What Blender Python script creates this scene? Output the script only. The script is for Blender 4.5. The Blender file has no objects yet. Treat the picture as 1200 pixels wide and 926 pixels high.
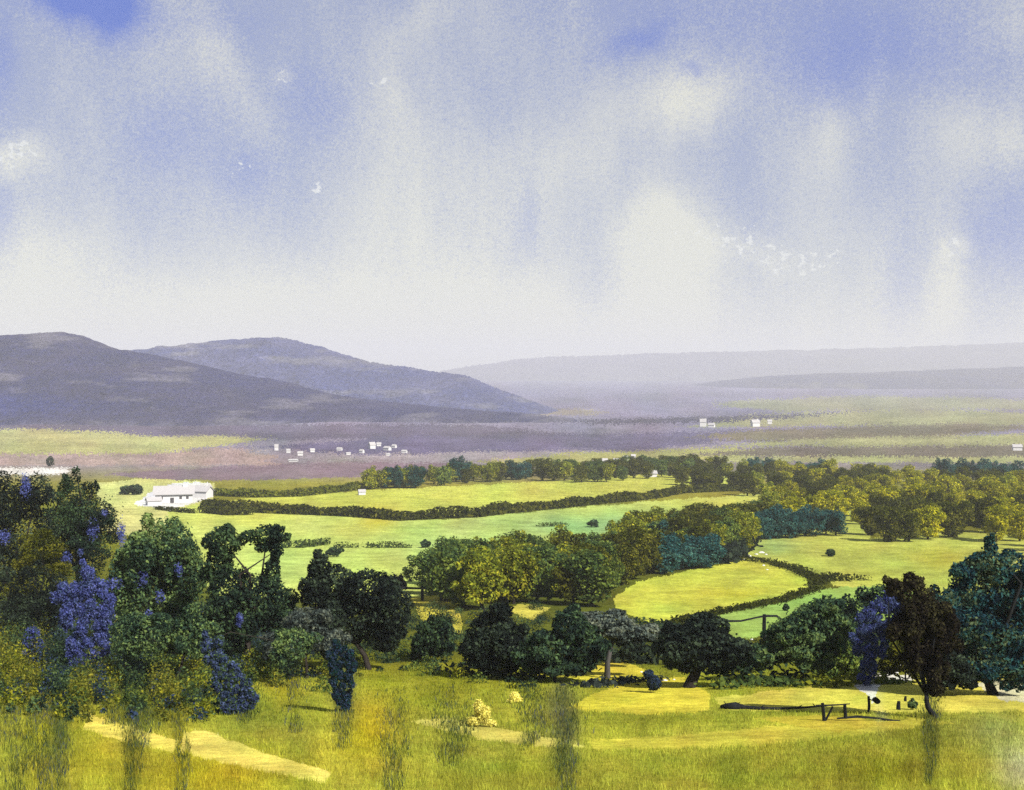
import bpy, math, random
import numpy as np
from mathutils import Vector

# ------------------------------------------------------------------ basics
scene = bpy.context.scene
C = scene.collection
F = 1449.0            # focal length in survey units (the survey sheet is 1200 wide)
CX, HY = 600.0, 440.0  # centre column and eye-level row of the survey sheet
ZC = 90.0             # height of the eye above the valley datum
EXPO = 0.75
EG = 2.0 ** EXPO
GAIN = 2.05            # how much brighter than its albedo a sunlit field shows
rng = np.random.default_rng(11)
random.seed(11)


def lin(c):
    c = np.asarray(c, float) / 255.0
    return np.where(c <= 0.04045, c / 12.92, ((c + 0.055) / 1.055) ** 2.4)


def alb(r, g, b, k=1.0):
    return lin((r, g, b)) / GAIN * k


# ------------------------------------------------------------------ noise
def _hash(ix, iy, seed):
    ix = ix.astype(np.int64); iy = iy.astype(np.int64)
    h = (ix * 374761393 + iy * 668265263 + seed * 1442695041) & 0xFFFFFFFF
    h = ((h ^ (h >> 13)) * 1274126177) & 0xFFFFFFFF
    h = h ^ (h >> 16)
    return (h & 0xFFFFFF) / float(0xFFFFFF)


def vnoise(x, y, seed=0):
    x = np.asarray(x, float); y = np.asarray(y, float)
    ix = np.floor(x); iy = np.floor(y)
    fx = x - ix; fy = y - iy
    fx = fx * fx * (3 - 2 * fx); fy = fy * fy * (3 - 2 * fy)
    a = _hash(ix, iy, seed); b = _hash(ix + 1, iy, seed)
    c = _hash(ix, iy + 1, seed); d = _hash(ix + 1, iy + 1, seed)
    return (a + (b - a) * fx + (c - a) * fy + (a - b - c + d) * fx * fy) * 2 - 1


def fbm(x, y, octs=4, seed=0, gain=0.55):
    s = 0; a = 1.0; n = 0
    for o in range(octs):
        s = s + a * vnoise(x * 2 ** o + 17.3 * o, y * 2 ** o - 9.1 * o, seed + o)
        n += a; a *= gain
    return s / n


# ------------------------------------------------------------------ the lie of the land
_tab = [(0.5, -1.75), (4, -3.0), (10, -5.0), (20, -8.0)]
for py, d in [(926, 30), (880, 42), (830, 61), (780, 90), (740, 130), (700, 182), (650, 275), (600, 430), (570, 590),
              (550, 780), (535, 960), (510, 1500), (495, 2050), (480, 2900), (465, 4400), (455, 6200), (447, 9000), (444, 14000)]:
    _tab.append((d, -(py - HY) / F * d))
_tab = np.array(_tab)
_ld = np.linspace(math.log(0.5), math.log(14000), 3000)
_pz = np.interp(_ld, np.log(_tab[:, 0]), _tab[:, 1] / _tab[:, 0])
_k = np.hanning(221); _k /= _k.sum()
_pz = np.convolve(np.pad(_pz, 110, mode='edge'), _k, mode='valid')


def ground_z(x, y):
    x = np.asarray(x, float); y = np.maximum(np.asarray(y, float), 0.5)
    L = np.log(y)
    z = np.interp(L, _ld, _pz) * y
    amp = 0.0035 * y * np.clip((y - 15) / 60, 0, 1) * np.clip(1.4 - y / 4000, 0.1, 1)
    z = z + amp * fbm(x / (0.22 * y + 6), L * 3.1, 3, 5)
    return ZC + z


def ground_at(px, py):
    u = (px - CX) / F; v = (py - HY) / F
    d = np.exp(np.linspace(math.log(3), math.log(13000), 6000))
    g = ground_z(u * d, d) - (ZC - v * d)
    i = int(np.argmax(g > 0)) if (g > 0).any() else len(d) - 1
    return np.array([u * d[i], d[i], ground_z(u * d[i], d[i])])


def survey(x, y, z):
    return CX + F * x / y, HY + F * (ZC - z) / y


def inpoly(px, py, poly):
    poly = np.asarray(poly, float)
    inside = np.zeros(px.shape, bool)
    j = len(poly) - 1
    for i in range(len(poly)):
        xi, yi = poly[i]; xj, yj = poly[j]
        if yi != yj:
            c = ((yi > py) != (yj > py)) & (px < (xj - xi) * (py - yi) / (yj - yi) + xi)
            inside ^= c
        j = i
    return inside


# ------------------------------------------------------------------ linking helpers
def tag(o, label=None, cat=None, group=None, kind=None):
    if label: o['label'] = label
    if cat: o['category'] = cat
    if group: o['group'] = group
    if kind: o['kind'] = kind
    return o


def mesh(name, V, faces, mat, cols=None, parent=None, smooth=False, loc=None):
    """V (n,3); faces (m,k) array or list; cols per vertex (n,3)."""
    me = bpy.data.meshes.new(name)
    V = np.asarray(V, np.float32)
    if isinstance(faces, np.ndarray):
        m, k = faces.shape
        me.vertices.add(len(V)); me.vertices.foreach_set('co', V.ravel())
        me.loops.add(m * k); me.loops.foreach_set('vertex_index', faces.astype(np.int32).ravel())
        me.polygons.add(m)
        me.polygons.foreach_set('loop_start', np.arange(0, m * k, k, dtype=np.int32))
        me.update(calc_edges=True)
    else:
        me.from_pydata(V.tolist(), [], faces)
    if smooth:
        me.polygons.foreach_set('use_smooth', np.ones(len(me.polygons), bool))
    if cols is not None:
        a = me.color_attributes.new('Col', 'FLOAT_COLOR', 'POINT')
        c4 = np.ones((len(V), 4), np.float32); c4[:, :3] = cols
        a.data.foreach_set('color', c4.ravel())
    me.materials.append(mat)
    o = bpy.data.objects.new(name, me); C.objects.link(o)
    if parent is not None: o.parent = parent
    if loc is not None: o.location = loc
    return o


def empty(name, loc):
    o = bpy.data.objects.new(name, None); C.objects.link(o)
    o.location = [float(a) for a in loc]; o.empty_display_size = 0.5
    return o


# ------------------------------------------------------------------ materials
def node_mat(name):
    m = bpy.data.materials.new(name); m.use_nodes = True
    nt = m.node_tree; nt.nodes.clear()
    return m, nt, nt.nodes, nt.links


def grain_chain(nt, coord_out, specs, base_out):
    """multiply base colour by several octave bands of granulation."""
    N, L = nt.nodes, nt.links
    cur = base_out
    for scale, lo, hi, det in specs:
        n = N.new('ShaderNodeTexNoise'); n.inputs['Scale'].default_value = scale
        n.inputs['Detail'].default_value = det; n.inputs['Roughness'].default_value = 0.7
        L.new(coord_out, n.inputs['Vector'])
        r = N.new('ShaderNodeMapRange'); r.inputs['From Min'].default_value = 0.3; r.inputs['From Max'].default_value = 0.7
        r.inputs['To Min'].default_value = lo; r.inputs['To Max'].default_value = hi
        L.new(n.outputs['Fac'], r.inputs['Value'])
        v = N.new('ShaderNodeVectorMath'); v.operation = 'SCALE'
        L.new(cur, v.inputs[0]); L.new(r.outputs['Result'], v.inputs['Scale'])
        cur = v.outputs[0]
    return cur


def ground_mat():
    m, nt, N, L = node_mat('turf_and_soil')
    a = N.new('ShaderNodeAttribute'); a.attribute_name = 'Col'
    g = N.new('ShaderNodeNewGeometry')
    col = grain_chain(nt, g.outputs['Position'], [(9.0, 0.68, 1.32, 3), (1.1, 0.7, 1.3, 4), (0.16, 0.76, 1.24, 4), (0.02, 0.9, 1.1, 3)], a.outputs['Color'])
    b = N.new('ShaderNodeBsdfDiffuse'); b.inputs['Roughness'].default_value = 0.8
    L.new(col, b.inputs['Color'])
    o = N.new('ShaderNodeOutputMaterial'); L.new(b.outputs[0], o.inputs['Surface'])
    return m


def leaf_mat(name, trans=0.3, spread=0.35):
    m, nt, N, L = node_mat(name)
    a = N.new('ShaderNodeAttribute'); a.attribute_name = 'Col'
    oi = N.new('ShaderNodeObjectInfo')
    r = N.new('ShaderNodeMapRange'); r.inputs['To Min'].default_value = 1 - spread; r.inputs['To Max'].default_value = 1 + spread
    L.new(oi.outputs['Random'], r.inputs['Value'])
    v = N.new('ShaderNodeVectorMath'); v.operation = 'SCALE'
    L.new(a.outputs['Color'], v.inputs[0]); L.new(r.outputs['Result'], v.inputs['Scale'])
    d = N.new('ShaderNodeBsdfDiffuse'); t = N.new('ShaderNodeBsdfTranslucent')
    L.new(v.outputs[0], d.inputs['Color']); L.new(v.outputs[0], t.inputs['Color'])
    mx = N.new('ShaderNodeMixShader'); mx.inputs[0].default_value = trans
    L.new(d.outputs[0], mx.inputs[1]); L.new(t.outputs[0], mx.inputs[2])
    o = N.new('ShaderNodeOutputMaterial'); L.new(mx.outputs[0], o.inputs['Surface'])
    return m


def plain_mat(name, rgb, scale=3.0, lo=0.75, hi=1.2, rough=0.85, stretch=None):
    m, nt, N, L = node_mat(name)
    tc = N.new('ShaderNodeTexCoord')
    co = tc.outputs['Object']
    if stretch:
        mp = N.new('ShaderNodeMapping'); mp.inputs['Scale'].default_value = stretch
        L.new(co, mp.inputs['Vector']); co = mp.outputs[0]
    c = N.new('ShaderNodeRGB'); c.outputs[0].default_value = (*rgb, 1)
    col = grain_chain(nt, co, [(scale, lo, hi, 6)], c.outputs[0])
    b = N.new('ShaderNodeBsdfPrincipled'); b.inputs['Roughness'].default_value = rough; b.inputs['Specular IOR Level'].default_value = 0.1
    L.new(col, b.inputs['Base Color'])
    o = N.new('ShaderNodeOutputMaterial'); L.new(b.outputs[0], o.inputs['Surface'])
    return m


M_GROUND = ground_mat()
M_LEAF = leaf_mat('leaves', 0.42, 0.12)
M_WOOD = leaf_mat('woodland_leaves', 0.42, 0.28)
M_GRASS = leaf_mat('grass_blades', 0.5, 0.0)
M_BARK = plain_mat('bark', (0.028, 0.023, 0.019), 6, 0.6, 1.35, stretch=(1, 1, 0.25))
M_GREYBARK = plain_mat('pale_bark', (0.075, 0.07, 0.066), 6, 0.6, 1.35, stretch=(1, 1, 0.25))
M_TIMBER = plain_mat('weathered_timber', (0.012, 0.013, 0.014), 8, 0.6, 1.5, stretch=(1, 1, 0.3))
M_WHITE = plain_mat('white_render', (0.62, 0.61, 0.60), 1.2, 0.9, 1.05)
M_ROOF = plain_mat('pale_slate_roof', (0.40, 0.385, 0.38), 2.0, 0.85, 1.12)
M_DOOR = plain_mat('dark_painted_wood', (0.08, 0.075, 0.08), 3, 0.8, 1.2)
M_STONE = plain_mat('pale_limestone', (0.72, 0.71, 0.67), 4, 0.75, 1.1)

# ------------------------------------------------------------------ colour survey of the ground
# (name, label, outline on the survey sheet, colour)
FIELDS = []


def field(poly, col, name=None, label=None):
    FIELDS.append((poly, alb(*col), name, label))


# far plain: strips of plough, heath and pasture
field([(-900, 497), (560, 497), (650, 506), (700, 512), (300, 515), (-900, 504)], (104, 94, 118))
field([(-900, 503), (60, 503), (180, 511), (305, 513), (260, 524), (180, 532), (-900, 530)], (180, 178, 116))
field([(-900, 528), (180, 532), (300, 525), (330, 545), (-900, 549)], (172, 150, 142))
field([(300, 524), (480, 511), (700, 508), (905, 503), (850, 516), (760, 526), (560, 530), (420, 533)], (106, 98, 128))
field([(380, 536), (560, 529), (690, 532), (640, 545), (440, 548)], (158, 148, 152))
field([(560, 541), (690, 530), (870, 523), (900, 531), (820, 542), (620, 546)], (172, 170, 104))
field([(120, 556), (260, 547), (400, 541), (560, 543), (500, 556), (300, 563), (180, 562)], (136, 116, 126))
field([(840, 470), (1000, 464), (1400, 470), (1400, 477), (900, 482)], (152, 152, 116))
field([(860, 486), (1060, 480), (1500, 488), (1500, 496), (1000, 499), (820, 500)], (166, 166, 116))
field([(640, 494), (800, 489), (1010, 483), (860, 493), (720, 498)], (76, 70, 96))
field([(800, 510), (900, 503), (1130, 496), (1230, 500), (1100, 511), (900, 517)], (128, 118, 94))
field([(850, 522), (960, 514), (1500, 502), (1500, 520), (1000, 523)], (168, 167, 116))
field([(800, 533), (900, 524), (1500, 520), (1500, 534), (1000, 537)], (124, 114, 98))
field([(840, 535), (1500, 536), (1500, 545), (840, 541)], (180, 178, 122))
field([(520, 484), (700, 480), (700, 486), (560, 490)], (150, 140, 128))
# farmyard surroundings
field([(110, 566), (175, 560), (250, 566), (250, 600), (190, 640), (120, 620)], (206, 204, 128))
field([(-400, 549), (95, 549), (70, 556), (-400, 562)], (226, 222, 214), 'field', 'pale bleached field behind the dark trees at the far left')
field([(158, 590), (172, 578), (205, 566), (246, 566), (250, 582), (225, 590), (195, 600)], (232, 228, 226), 'yard', 'chalk white farmyard around the white barns')
# upper pasture band
field([(236, 590), (330, 580), (440, 574), (600, 566), (760, 556), (860, 558), (868, 570), (800, 577), (690, 590), (560, 602), (470, 606), (330, 596)],
      (196, 200, 88), 'field', 'upper yellow-green pasture between the ridge trees and the long hedge')
# central pasture band
field([(195, 600), (235, 590), (330, 600), (430, 605), (520, 609), (640, 598), (760, 588), (890, 578), (890, 606), (760, 622), (700, 650), (560, 690), (500, 700), (250, 700), (215, 640)],
      (194, 206, 104), 'field', 'broad pale green pasture below the long dark hedge')
field([(1165, 570), (1400, 560), (1400, 612), (1200, 602)], (208, 188, 62), 'field', 'yellow field corner at the far right beside the wood')
field([(720, 700), (745, 682), (850, 660), (880, 655), (940, 672), (950, 690), (900, 704), (800, 722), (762, 730), (720, 712)],
      (202, 206, 80), 'field', 'bright yellow field below the blue-green bushes')
field([(820, 652), (900, 632), (985, 605), (1000, 592), (1018, 600), (1020, 630), (1090, 626), (1156, 622), (1250, 640), (1250, 700), (1100, 700), (990, 690), (940, 668), (880, 652)],
      (194, 200, 90), 'field', 'yellow-green hillside field between the ridge wood and the right-hand tree')
field([(828, 722), (900, 708), (960, 690), (1040, 686), (1090, 700), (1040, 730), (960, 745), (860, 748)],
      (160, 192, 92), 'field', 'fresh green field around the dark broken gatepost')
# nearer ground
field([(480, 700), (535, 696), (545, 745), (500, 740)], (196, 186, 72))
field([(590, 715), (610, 708), (645, 712), (625, 728)], (205, 196, 84))
field([(622, 792), (690, 780), (730, 775), (765, 790), (690, 797)], (216, 204, 70), 'meadow', 'narrow yellow meadow strip under the grey-stemmed tree')
field([(662, 831), (700, 812), (745, 797), (800, 794), (832, 815), (830, 834), (760, 838)], (222, 208, 72), 'meadow', 'pointed bright yellow meadow patch in the middle foreground')
field([(838, 818), (920, 808), (1000, 800), (1200, 790), (1300, 790), (1300, 832), (1090, 836), (1000, 834), (850, 832)],
      (218, 208, 88), 'meadow', 'pale yellow meadow around the dark fence posts')
field([(480, 846), (520, 842), (580, 852), (650, 866), (690, 876), (640, 876), (560, 866)], (222, 212, 104))
field([(690, 868), (800, 862), (900, 852), (1080, 842), (1120, 848), (900, 874), (700, 880)], (206, 196, 74))
field([(880, 842), (960, 838), (1060, 848), (980, 858)], (196, 180, 66))
field([(92, 832), (150, 852), (208, 868), (206, 884), (150, 870), (100, 856)], (240, 222, 104))  # lit strip along the bank fold, its light painted as pale yellow
field([(214, 858), (240, 856), (300, 878), (390, 906), (380, 917), (300, 903), (212, 882)], (242, 224, 110))  # lower half of the painted lit strip
field([(1008, 797), (1024, 791), (1050, 789), (1074, 794), (1062, 799), (1034, 801), (1026, 812), (1020, 826), (1014, 812), (1000, 803)], (238, 235, 216))  # white highlight painted into the ground colour
field([(1140, 800), (1300, 780), (1300, 830), (1180, 822)], (226, 220, 176))

# soft washes: (cx, cy, sx, sy, colour, amount)
WASH = [
    (690, 616, 110, 16, (146, 194, 128), .8), (540, 640, 70, 24, (166, 202, 122), .7), (330, 660, 70, 28, (178, 208, 116), .7),
    (440, 608, 22, 14, (214, 192, 40), .6), (300, 600, 60, 12, (208, 190, 60), .4), (840, 590, 60, 9, (208, 198, 70), .5),
    (860, 695, 40, 8, (210, 182, 46), .5), (790, 715, 25, 8, (166, 190, 80), .6), (1100, 655, 30, 12, (212, 186, 46), .45),
    (910, 640, 30, 9, (140, 184, 110), .6), (940, 705, 50, 10, (136, 180, 92), .5),
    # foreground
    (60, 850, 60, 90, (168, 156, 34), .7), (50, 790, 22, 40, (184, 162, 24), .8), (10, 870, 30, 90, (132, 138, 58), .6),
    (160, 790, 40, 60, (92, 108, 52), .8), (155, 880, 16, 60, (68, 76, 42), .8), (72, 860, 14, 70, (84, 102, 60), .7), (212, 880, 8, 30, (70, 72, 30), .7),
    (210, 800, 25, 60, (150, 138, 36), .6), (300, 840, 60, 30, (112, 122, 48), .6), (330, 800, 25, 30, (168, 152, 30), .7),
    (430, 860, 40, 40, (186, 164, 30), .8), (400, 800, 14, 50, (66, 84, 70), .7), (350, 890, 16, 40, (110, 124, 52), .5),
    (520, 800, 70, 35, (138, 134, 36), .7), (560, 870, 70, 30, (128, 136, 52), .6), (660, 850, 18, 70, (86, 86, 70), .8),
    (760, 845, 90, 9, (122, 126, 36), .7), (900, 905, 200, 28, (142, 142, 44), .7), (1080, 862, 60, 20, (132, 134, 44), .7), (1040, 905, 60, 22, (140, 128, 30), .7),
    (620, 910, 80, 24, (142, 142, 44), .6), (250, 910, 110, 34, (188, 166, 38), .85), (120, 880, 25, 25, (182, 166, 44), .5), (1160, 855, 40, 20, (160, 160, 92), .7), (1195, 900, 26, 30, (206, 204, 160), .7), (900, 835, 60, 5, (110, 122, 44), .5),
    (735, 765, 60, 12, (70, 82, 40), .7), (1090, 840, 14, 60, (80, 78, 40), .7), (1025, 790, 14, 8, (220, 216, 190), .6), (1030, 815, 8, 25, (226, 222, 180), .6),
]
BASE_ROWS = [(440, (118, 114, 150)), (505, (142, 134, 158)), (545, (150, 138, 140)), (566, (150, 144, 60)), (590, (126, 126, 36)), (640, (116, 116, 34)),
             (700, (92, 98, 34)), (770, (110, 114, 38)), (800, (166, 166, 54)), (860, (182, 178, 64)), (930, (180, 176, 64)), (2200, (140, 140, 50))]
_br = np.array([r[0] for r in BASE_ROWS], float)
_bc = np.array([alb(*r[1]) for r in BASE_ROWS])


def field_id(px, py):
    jx = 3.5 * fbm(px / 14, py / 9, 3, 31); jy = 1.8 * fbm(px / 11, py / 6, 3, 47)
    k = np.clip((py - 440) / 120, 0.25, 1.3)
    far = np.clip((562 - py) / 30, 0, 1)
    qx = px + jx * k + far * 34 * fbm(px / 90, py / 5, 3, 33); qy = py + jy * k + far * 1.6 * fbm(px / 60, py / 40, 3, 35)
    dr = np.random.default_rng(77)
    qx = qx + far * 7 * dr.normal(size=px.shape); qy = qy + (0.45 + far * 1.0) * dr.normal(size=px.shape)
    fid = np.full(px.shape, -1, int)
    for i, (poly, c, n, l) in enumerate(FIELDS):
        fid[inpoly(qx, qy, poly)] = i
    return fid


_fc = np.array([f[1] for f in FIELDS])


def ground_colour(px, py, fid):
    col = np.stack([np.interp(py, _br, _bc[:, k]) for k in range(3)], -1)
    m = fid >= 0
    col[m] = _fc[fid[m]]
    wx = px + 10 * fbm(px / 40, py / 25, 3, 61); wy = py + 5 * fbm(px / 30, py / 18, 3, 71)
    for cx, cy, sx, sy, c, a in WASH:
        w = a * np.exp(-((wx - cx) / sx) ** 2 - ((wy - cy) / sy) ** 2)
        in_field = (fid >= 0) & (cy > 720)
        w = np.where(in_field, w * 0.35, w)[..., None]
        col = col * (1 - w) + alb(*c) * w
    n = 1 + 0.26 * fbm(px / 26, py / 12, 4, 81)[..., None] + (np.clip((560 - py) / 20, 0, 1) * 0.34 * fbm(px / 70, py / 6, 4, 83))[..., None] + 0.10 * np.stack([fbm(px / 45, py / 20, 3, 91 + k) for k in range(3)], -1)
    # worn and lush streaks running straight down the near slope
    near = np.clip((py - 735) / 40, 0, 1) * (fid < 0)
    s = fbm(px / 13, py / 130, 3, 101)
    n = n * (1 + 0.22 * (near * s)[..., None])
    gr = np.random.default_rng(5).normal(size=px.shape)
    n = n * (1 + (0.10 + 0.10 * np.clip((600 - py) / 60, 0, 1)) * gr)[..., None]
    return np.clip(col * n, 0.004, 0.85)


# ------------------------------------------------------------------ ground mesh
def build_ground():
    us = np.concatenate([np.linspace(-3200, -60, 60), np.arange(-50, 1251, 1.25), np.linspace(1260, 4400, 60)])
    pys = np.concatenate([np.arange(446.0, 560, 0.7), np.arange(560, 940, 1.0)])
    dd = np.exp(np.linspace(math.log(8), math.log(13500), 9000))
    rows = HY + F * (ZC - ground_z(0 * dd, dd)) / dd
    rows = np.minimum.accumulate(rows)
    dr = np.interp(-pys, -rows[np.r_[True, np.diff(rows) < 0]], dd[np.r_[True, np.diff(rows) < 0]])
    near = np.exp(np.linspace(math.log(1.0), math.log(dr.min() * 0.985), 40))
    depth = np.sort(np.concatenate([near, dr, [13900.0]]))
    U, D = np.meshgrid((us - CX) / F, depth)
    X = U * D; Y = D
    Z = ground_z(X, Y)
    nr, nc = X.shape
    idx = np.arange(nr * nc).reshape(nr, nc)
    quads = np.stack([idx[:-1, :-1], idx[:-1, 1:], idx[1:, 1:], idx[1:, :-1]], -1).reshape(-1, 4)
    V = np.stack([X, Y, Z], -1).reshape(-1, 3)
    px, py = survey(V[:, 0], V[:, 1], V[:, 2])
    cen = V[quads].mean(1)
    cpx, cpy = survey(cen[:, 0], cen[:, 1], cen[:, 2])
    fid = field_id(cpx, cpy)
    named = np.array([f[2] is not None for f in FIELDS] + [False])

    def emit(name, sel, label):
        q = quads[sel]; fq = fid[sel]
        used, inv = np.unique(q, return_inverse=True)
        q2 = inv.reshape(-1, 4)
        me = bpy.data.meshes.new(name)
        Vu = V[used].astype(np.float32)
        me.vertices.add(len(used)); me.vertices.foreach_set('co', Vu.ravel())
        m = len(q2)
        me.loops.add(m * 4); me.loops.foreach_set('vertex_index', q2.astype(np.int32).ravel())
        me.polygons.add(m); me.polygons.foreach_set('loop_start', np.arange(0, m * 4, 4, dtype=np.int32))
        me.update(calc_edges=True)
        me.polygons.foreach_set('use_smooth', np.ones(m, bool))
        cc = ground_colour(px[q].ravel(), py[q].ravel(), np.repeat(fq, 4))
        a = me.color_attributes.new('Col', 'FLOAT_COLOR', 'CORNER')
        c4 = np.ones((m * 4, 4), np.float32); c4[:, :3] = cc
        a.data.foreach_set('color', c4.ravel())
        me.materials.append(M_GROUND)
        o = bpy.data.objects.new(name, me); C.objects.link(o)
        tag(o, label, name, None, 'structure')

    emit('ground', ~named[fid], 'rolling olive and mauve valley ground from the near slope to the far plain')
    for i, f in enumerate(FIELDS):
        if f[2]:
            s = fid == i
            if s.any(): emit(f[2], s, f[3])


build_ground()


# ------------------------------------------------------------------ far hills
def hill(pts, d, halfdepth, cols, label, seed, toe=500):
    """A ridge whose skyline is surveyed at distance d; slopes fall to the plain on both sides."""
    pts = np.array(pts, float)
    xs = np.arange(pts[0, 0], pts[-1, 0], 1.6)
    crest_px = np.interp(xs, pts[:, 0], pts[:, 1])
    k = np.hanning(25); k /= k.sum()
    crest_px = np.convolve(np.pad(crest_px, 12, mode='edge'), k, mode='valid')
    crest_px = crest_px + 1.3 * fbm(xs / 24, xs * 0, 3, seed) + 0.5 * np.random.default_rng(seed).normal(size=len(xs))
    wx = (xs - CX) / F * d
    top = ZC - (crest_px - HY) / F * d
    t = np.concatenate([np.linspace(-1, 0.05, 110), np.linspace(0.1, 1, 12)])
    T, W = np.meshgrid(t, wx, indexing='ij')
    H = np.broadcast_to(top, T.shape)
    yy = d + T * halfdepth + 0.12 * halfdepth * fbm(W / (0.06 * d), T * 2, 3, seed + 5)
    base = ground_z(W, np.clip(yy, 1, 13000)) - 25
    prof = np.cos(np.clip(np.abs(T), 0, 1) * math.pi / 2) ** 1.15
    rel = np.maximum(H - base, 0)
    fold = fbm(W / (0.045 * d), T * 2.6, 4, seed + 9) * np.sin(np.pi * np.abs(T)) * 0.16
    z = base + rel * np.clip(prof + fold, 0, 1.2)
    V = np.stack([W, yy, z], -1).reshape(-1, 3)
    nr, nc = T.shape
    idx = np.arange(nr * nc).reshape(nr, nc)
    quads = np.stack([idx[:-1, :-1], idx[:-1, 1:], idx[1:, 1:], idx[1:, :-1]], -1).reshape(-1, 4)
    n = fbm(V[:, 0] / (0.03 * d), V[:, 2] / (0.006 * d), 4, seed + 13) * 0.5 + 0.5
    n2 = fbm(V[:, 0] / (0.015 * d), V[:, 1] / (0.03 * d), 4, seed + 17) * 0.5 + 0.5
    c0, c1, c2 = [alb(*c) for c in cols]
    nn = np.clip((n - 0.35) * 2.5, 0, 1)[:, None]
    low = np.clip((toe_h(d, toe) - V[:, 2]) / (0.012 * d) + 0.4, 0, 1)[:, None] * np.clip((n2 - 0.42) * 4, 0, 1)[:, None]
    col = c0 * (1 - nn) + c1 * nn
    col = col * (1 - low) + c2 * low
    hx = survey(V[:, 0], V[:, 1], V[:, 2])
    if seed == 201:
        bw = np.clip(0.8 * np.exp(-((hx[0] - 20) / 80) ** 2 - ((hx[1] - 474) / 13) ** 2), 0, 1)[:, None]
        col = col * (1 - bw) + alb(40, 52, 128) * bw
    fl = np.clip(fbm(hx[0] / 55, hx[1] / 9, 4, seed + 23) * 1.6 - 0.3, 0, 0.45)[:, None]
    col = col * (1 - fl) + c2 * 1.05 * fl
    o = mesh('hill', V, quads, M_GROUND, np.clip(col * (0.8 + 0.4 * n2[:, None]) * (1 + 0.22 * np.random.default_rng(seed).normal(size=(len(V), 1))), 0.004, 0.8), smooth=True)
    tag(o, label, 'hill', None, 'structure')


def toe_h(d, py):
    return ZC - (py - HY) / F * d


HAZED_HEATH = [(48, 50, 100), (66, 62, 100), (134, 130, 140)]  # heather colours with the blue of the haze painted in
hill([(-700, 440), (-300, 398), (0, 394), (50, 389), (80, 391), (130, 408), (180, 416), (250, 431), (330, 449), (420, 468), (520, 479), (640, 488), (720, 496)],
     2350, 560, HAZED_HEATH, 'dark heather hill at the far left with a rounded top', 201, 488)
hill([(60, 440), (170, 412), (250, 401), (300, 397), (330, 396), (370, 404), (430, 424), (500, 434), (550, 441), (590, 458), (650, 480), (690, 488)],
     3000, 700, [(82, 88, 138), (98, 100, 140), (146, 144, 146)], 'round-topped lavender hill behind and right of the dark heather hill', 301, 484)  # lavender of the haze put into this hill's lighter base colours
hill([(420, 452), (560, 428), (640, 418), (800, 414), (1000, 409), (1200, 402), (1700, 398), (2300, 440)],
     11500, 1500, [(100, 96, 120), (104, 98, 116), (120, 118, 120)], 'faint long ridge fading into the sky along the horizon', 401, 440)  # ridge colours lightened, painting in part of the haze's fading
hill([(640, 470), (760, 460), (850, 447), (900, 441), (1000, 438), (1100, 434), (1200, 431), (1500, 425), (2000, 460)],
     7200, 1300, [(66, 64, 112), (84, 78, 112), (140, 136, 120)], 'low mauve-grey ridge along the right of the plain', 501, 462)  # bluish haze tint put into the ridge's base colours


# ------------------------------------------------------------------ foliage
def leaf_quads(P, nrm, size, r):
    n = len(P)
    t = r.normal(size=(n, 3)); nrm = nrm / np.linalg.norm(nrm, axis=1, keepdims=True)
    t -= nrm * (t * nrm).sum(1, keepdims=True)
    t /= np.linalg.norm(t, axis=1, keepdims=True) + 1e-9
    b = np.cross(nrm, t)
    s = np.asarray(size).reshape(-1, 1) * np.ones((n, 1))
    bend = nrm * s * 0.15
    V = np.stack([P - t * s, P - b * s * 0.55 + bend, P + t * s, P + b * s * 0.55 + bend], 1).reshape(-1, 3)
    Fq = np.arange(4 * n).reshape(n, 4)
    return V, Fq


def crown_arrays(lumps, n, size, palette, r, fill=0.62, ragged=0.25, sub=0):
    """leaves spread through a set of ellipsoid clumps."""
    lumps = np.asarray(lumps, float)
    if sub:
        out = []
        for l in lumps:
            out.append([*l[:3], *(l[3:6] * 0.84)])
            for _ in range(sub):
                d = r.normal(size=3); d /= np.linalg.norm(d)
                out.append([*(l[:3] + d * l[3:6] * r.uniform(0.7, 1.1)), *(l[3:6] * r.uniform(0.2, 0.42) * r.uniform(0.75, 1.25, 3))])
        lumps = np.array(out)
    w = (lumps[:, 3] * lumps[:, 5]) ** 0.9
    w = w / w.sum()
    li = r.choice(len(lumps), n, p=w)
    dirs = r.normal(size=(n, 3)); dirs /= np.linalg.norm(dirs, axis=1, keepdims=True)
    # sub-clumps make the surface lumpy, with hollows between
    bump = fbm(dirs[:, 0] * 2.3 + li * 7.1, dirs[:, 2] * 2.3 + dirs[:, 1] * 1.7 + li * 3.3, 3, 7)
    rad = (fill + (1 - fill) * r.random(n) ** 0.6) * (1 + 0.30 * bump) + ragged * np.maximum(r.normal(size=n) - 0.9, 0) * 0.35
    P = lumps[li, :3] + dirs * rad[:, None] * lumps[li, 3:6]
    nrm = dirs / lumps[li, 3:6] * lumps[li, 3:6].mean(1, keepdims=True) + 0.75 * r.normal(size=(n, 3))
    V, Fq = leaf_quads(P, nrm, size * (0.6 + 0.8 * r.random(n)), r)
    pal = np.array([alb(*c) for c in palette]) * LEAFK
    cl = fbm(P[:, 0] / (lumps[:, 3].max() * 0.5) + 5, (P[:, 2] + 0.5 * P[:, 1]) / (lumps[:, 5].max() * 0.5), 3, 23) * 0.5 + 0.5
    pi = np.clip((cl * 1.5 - 0.25 + 0.22 * r.normal(size=n)) * len(pal), 0, len(pal) - 1).astype(int)
    col = pal[pi] * (0.55 + 0.9 * r.random((n, 1)))
    return V, Fq, np.repeat(col, 4, axis=0)


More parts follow.
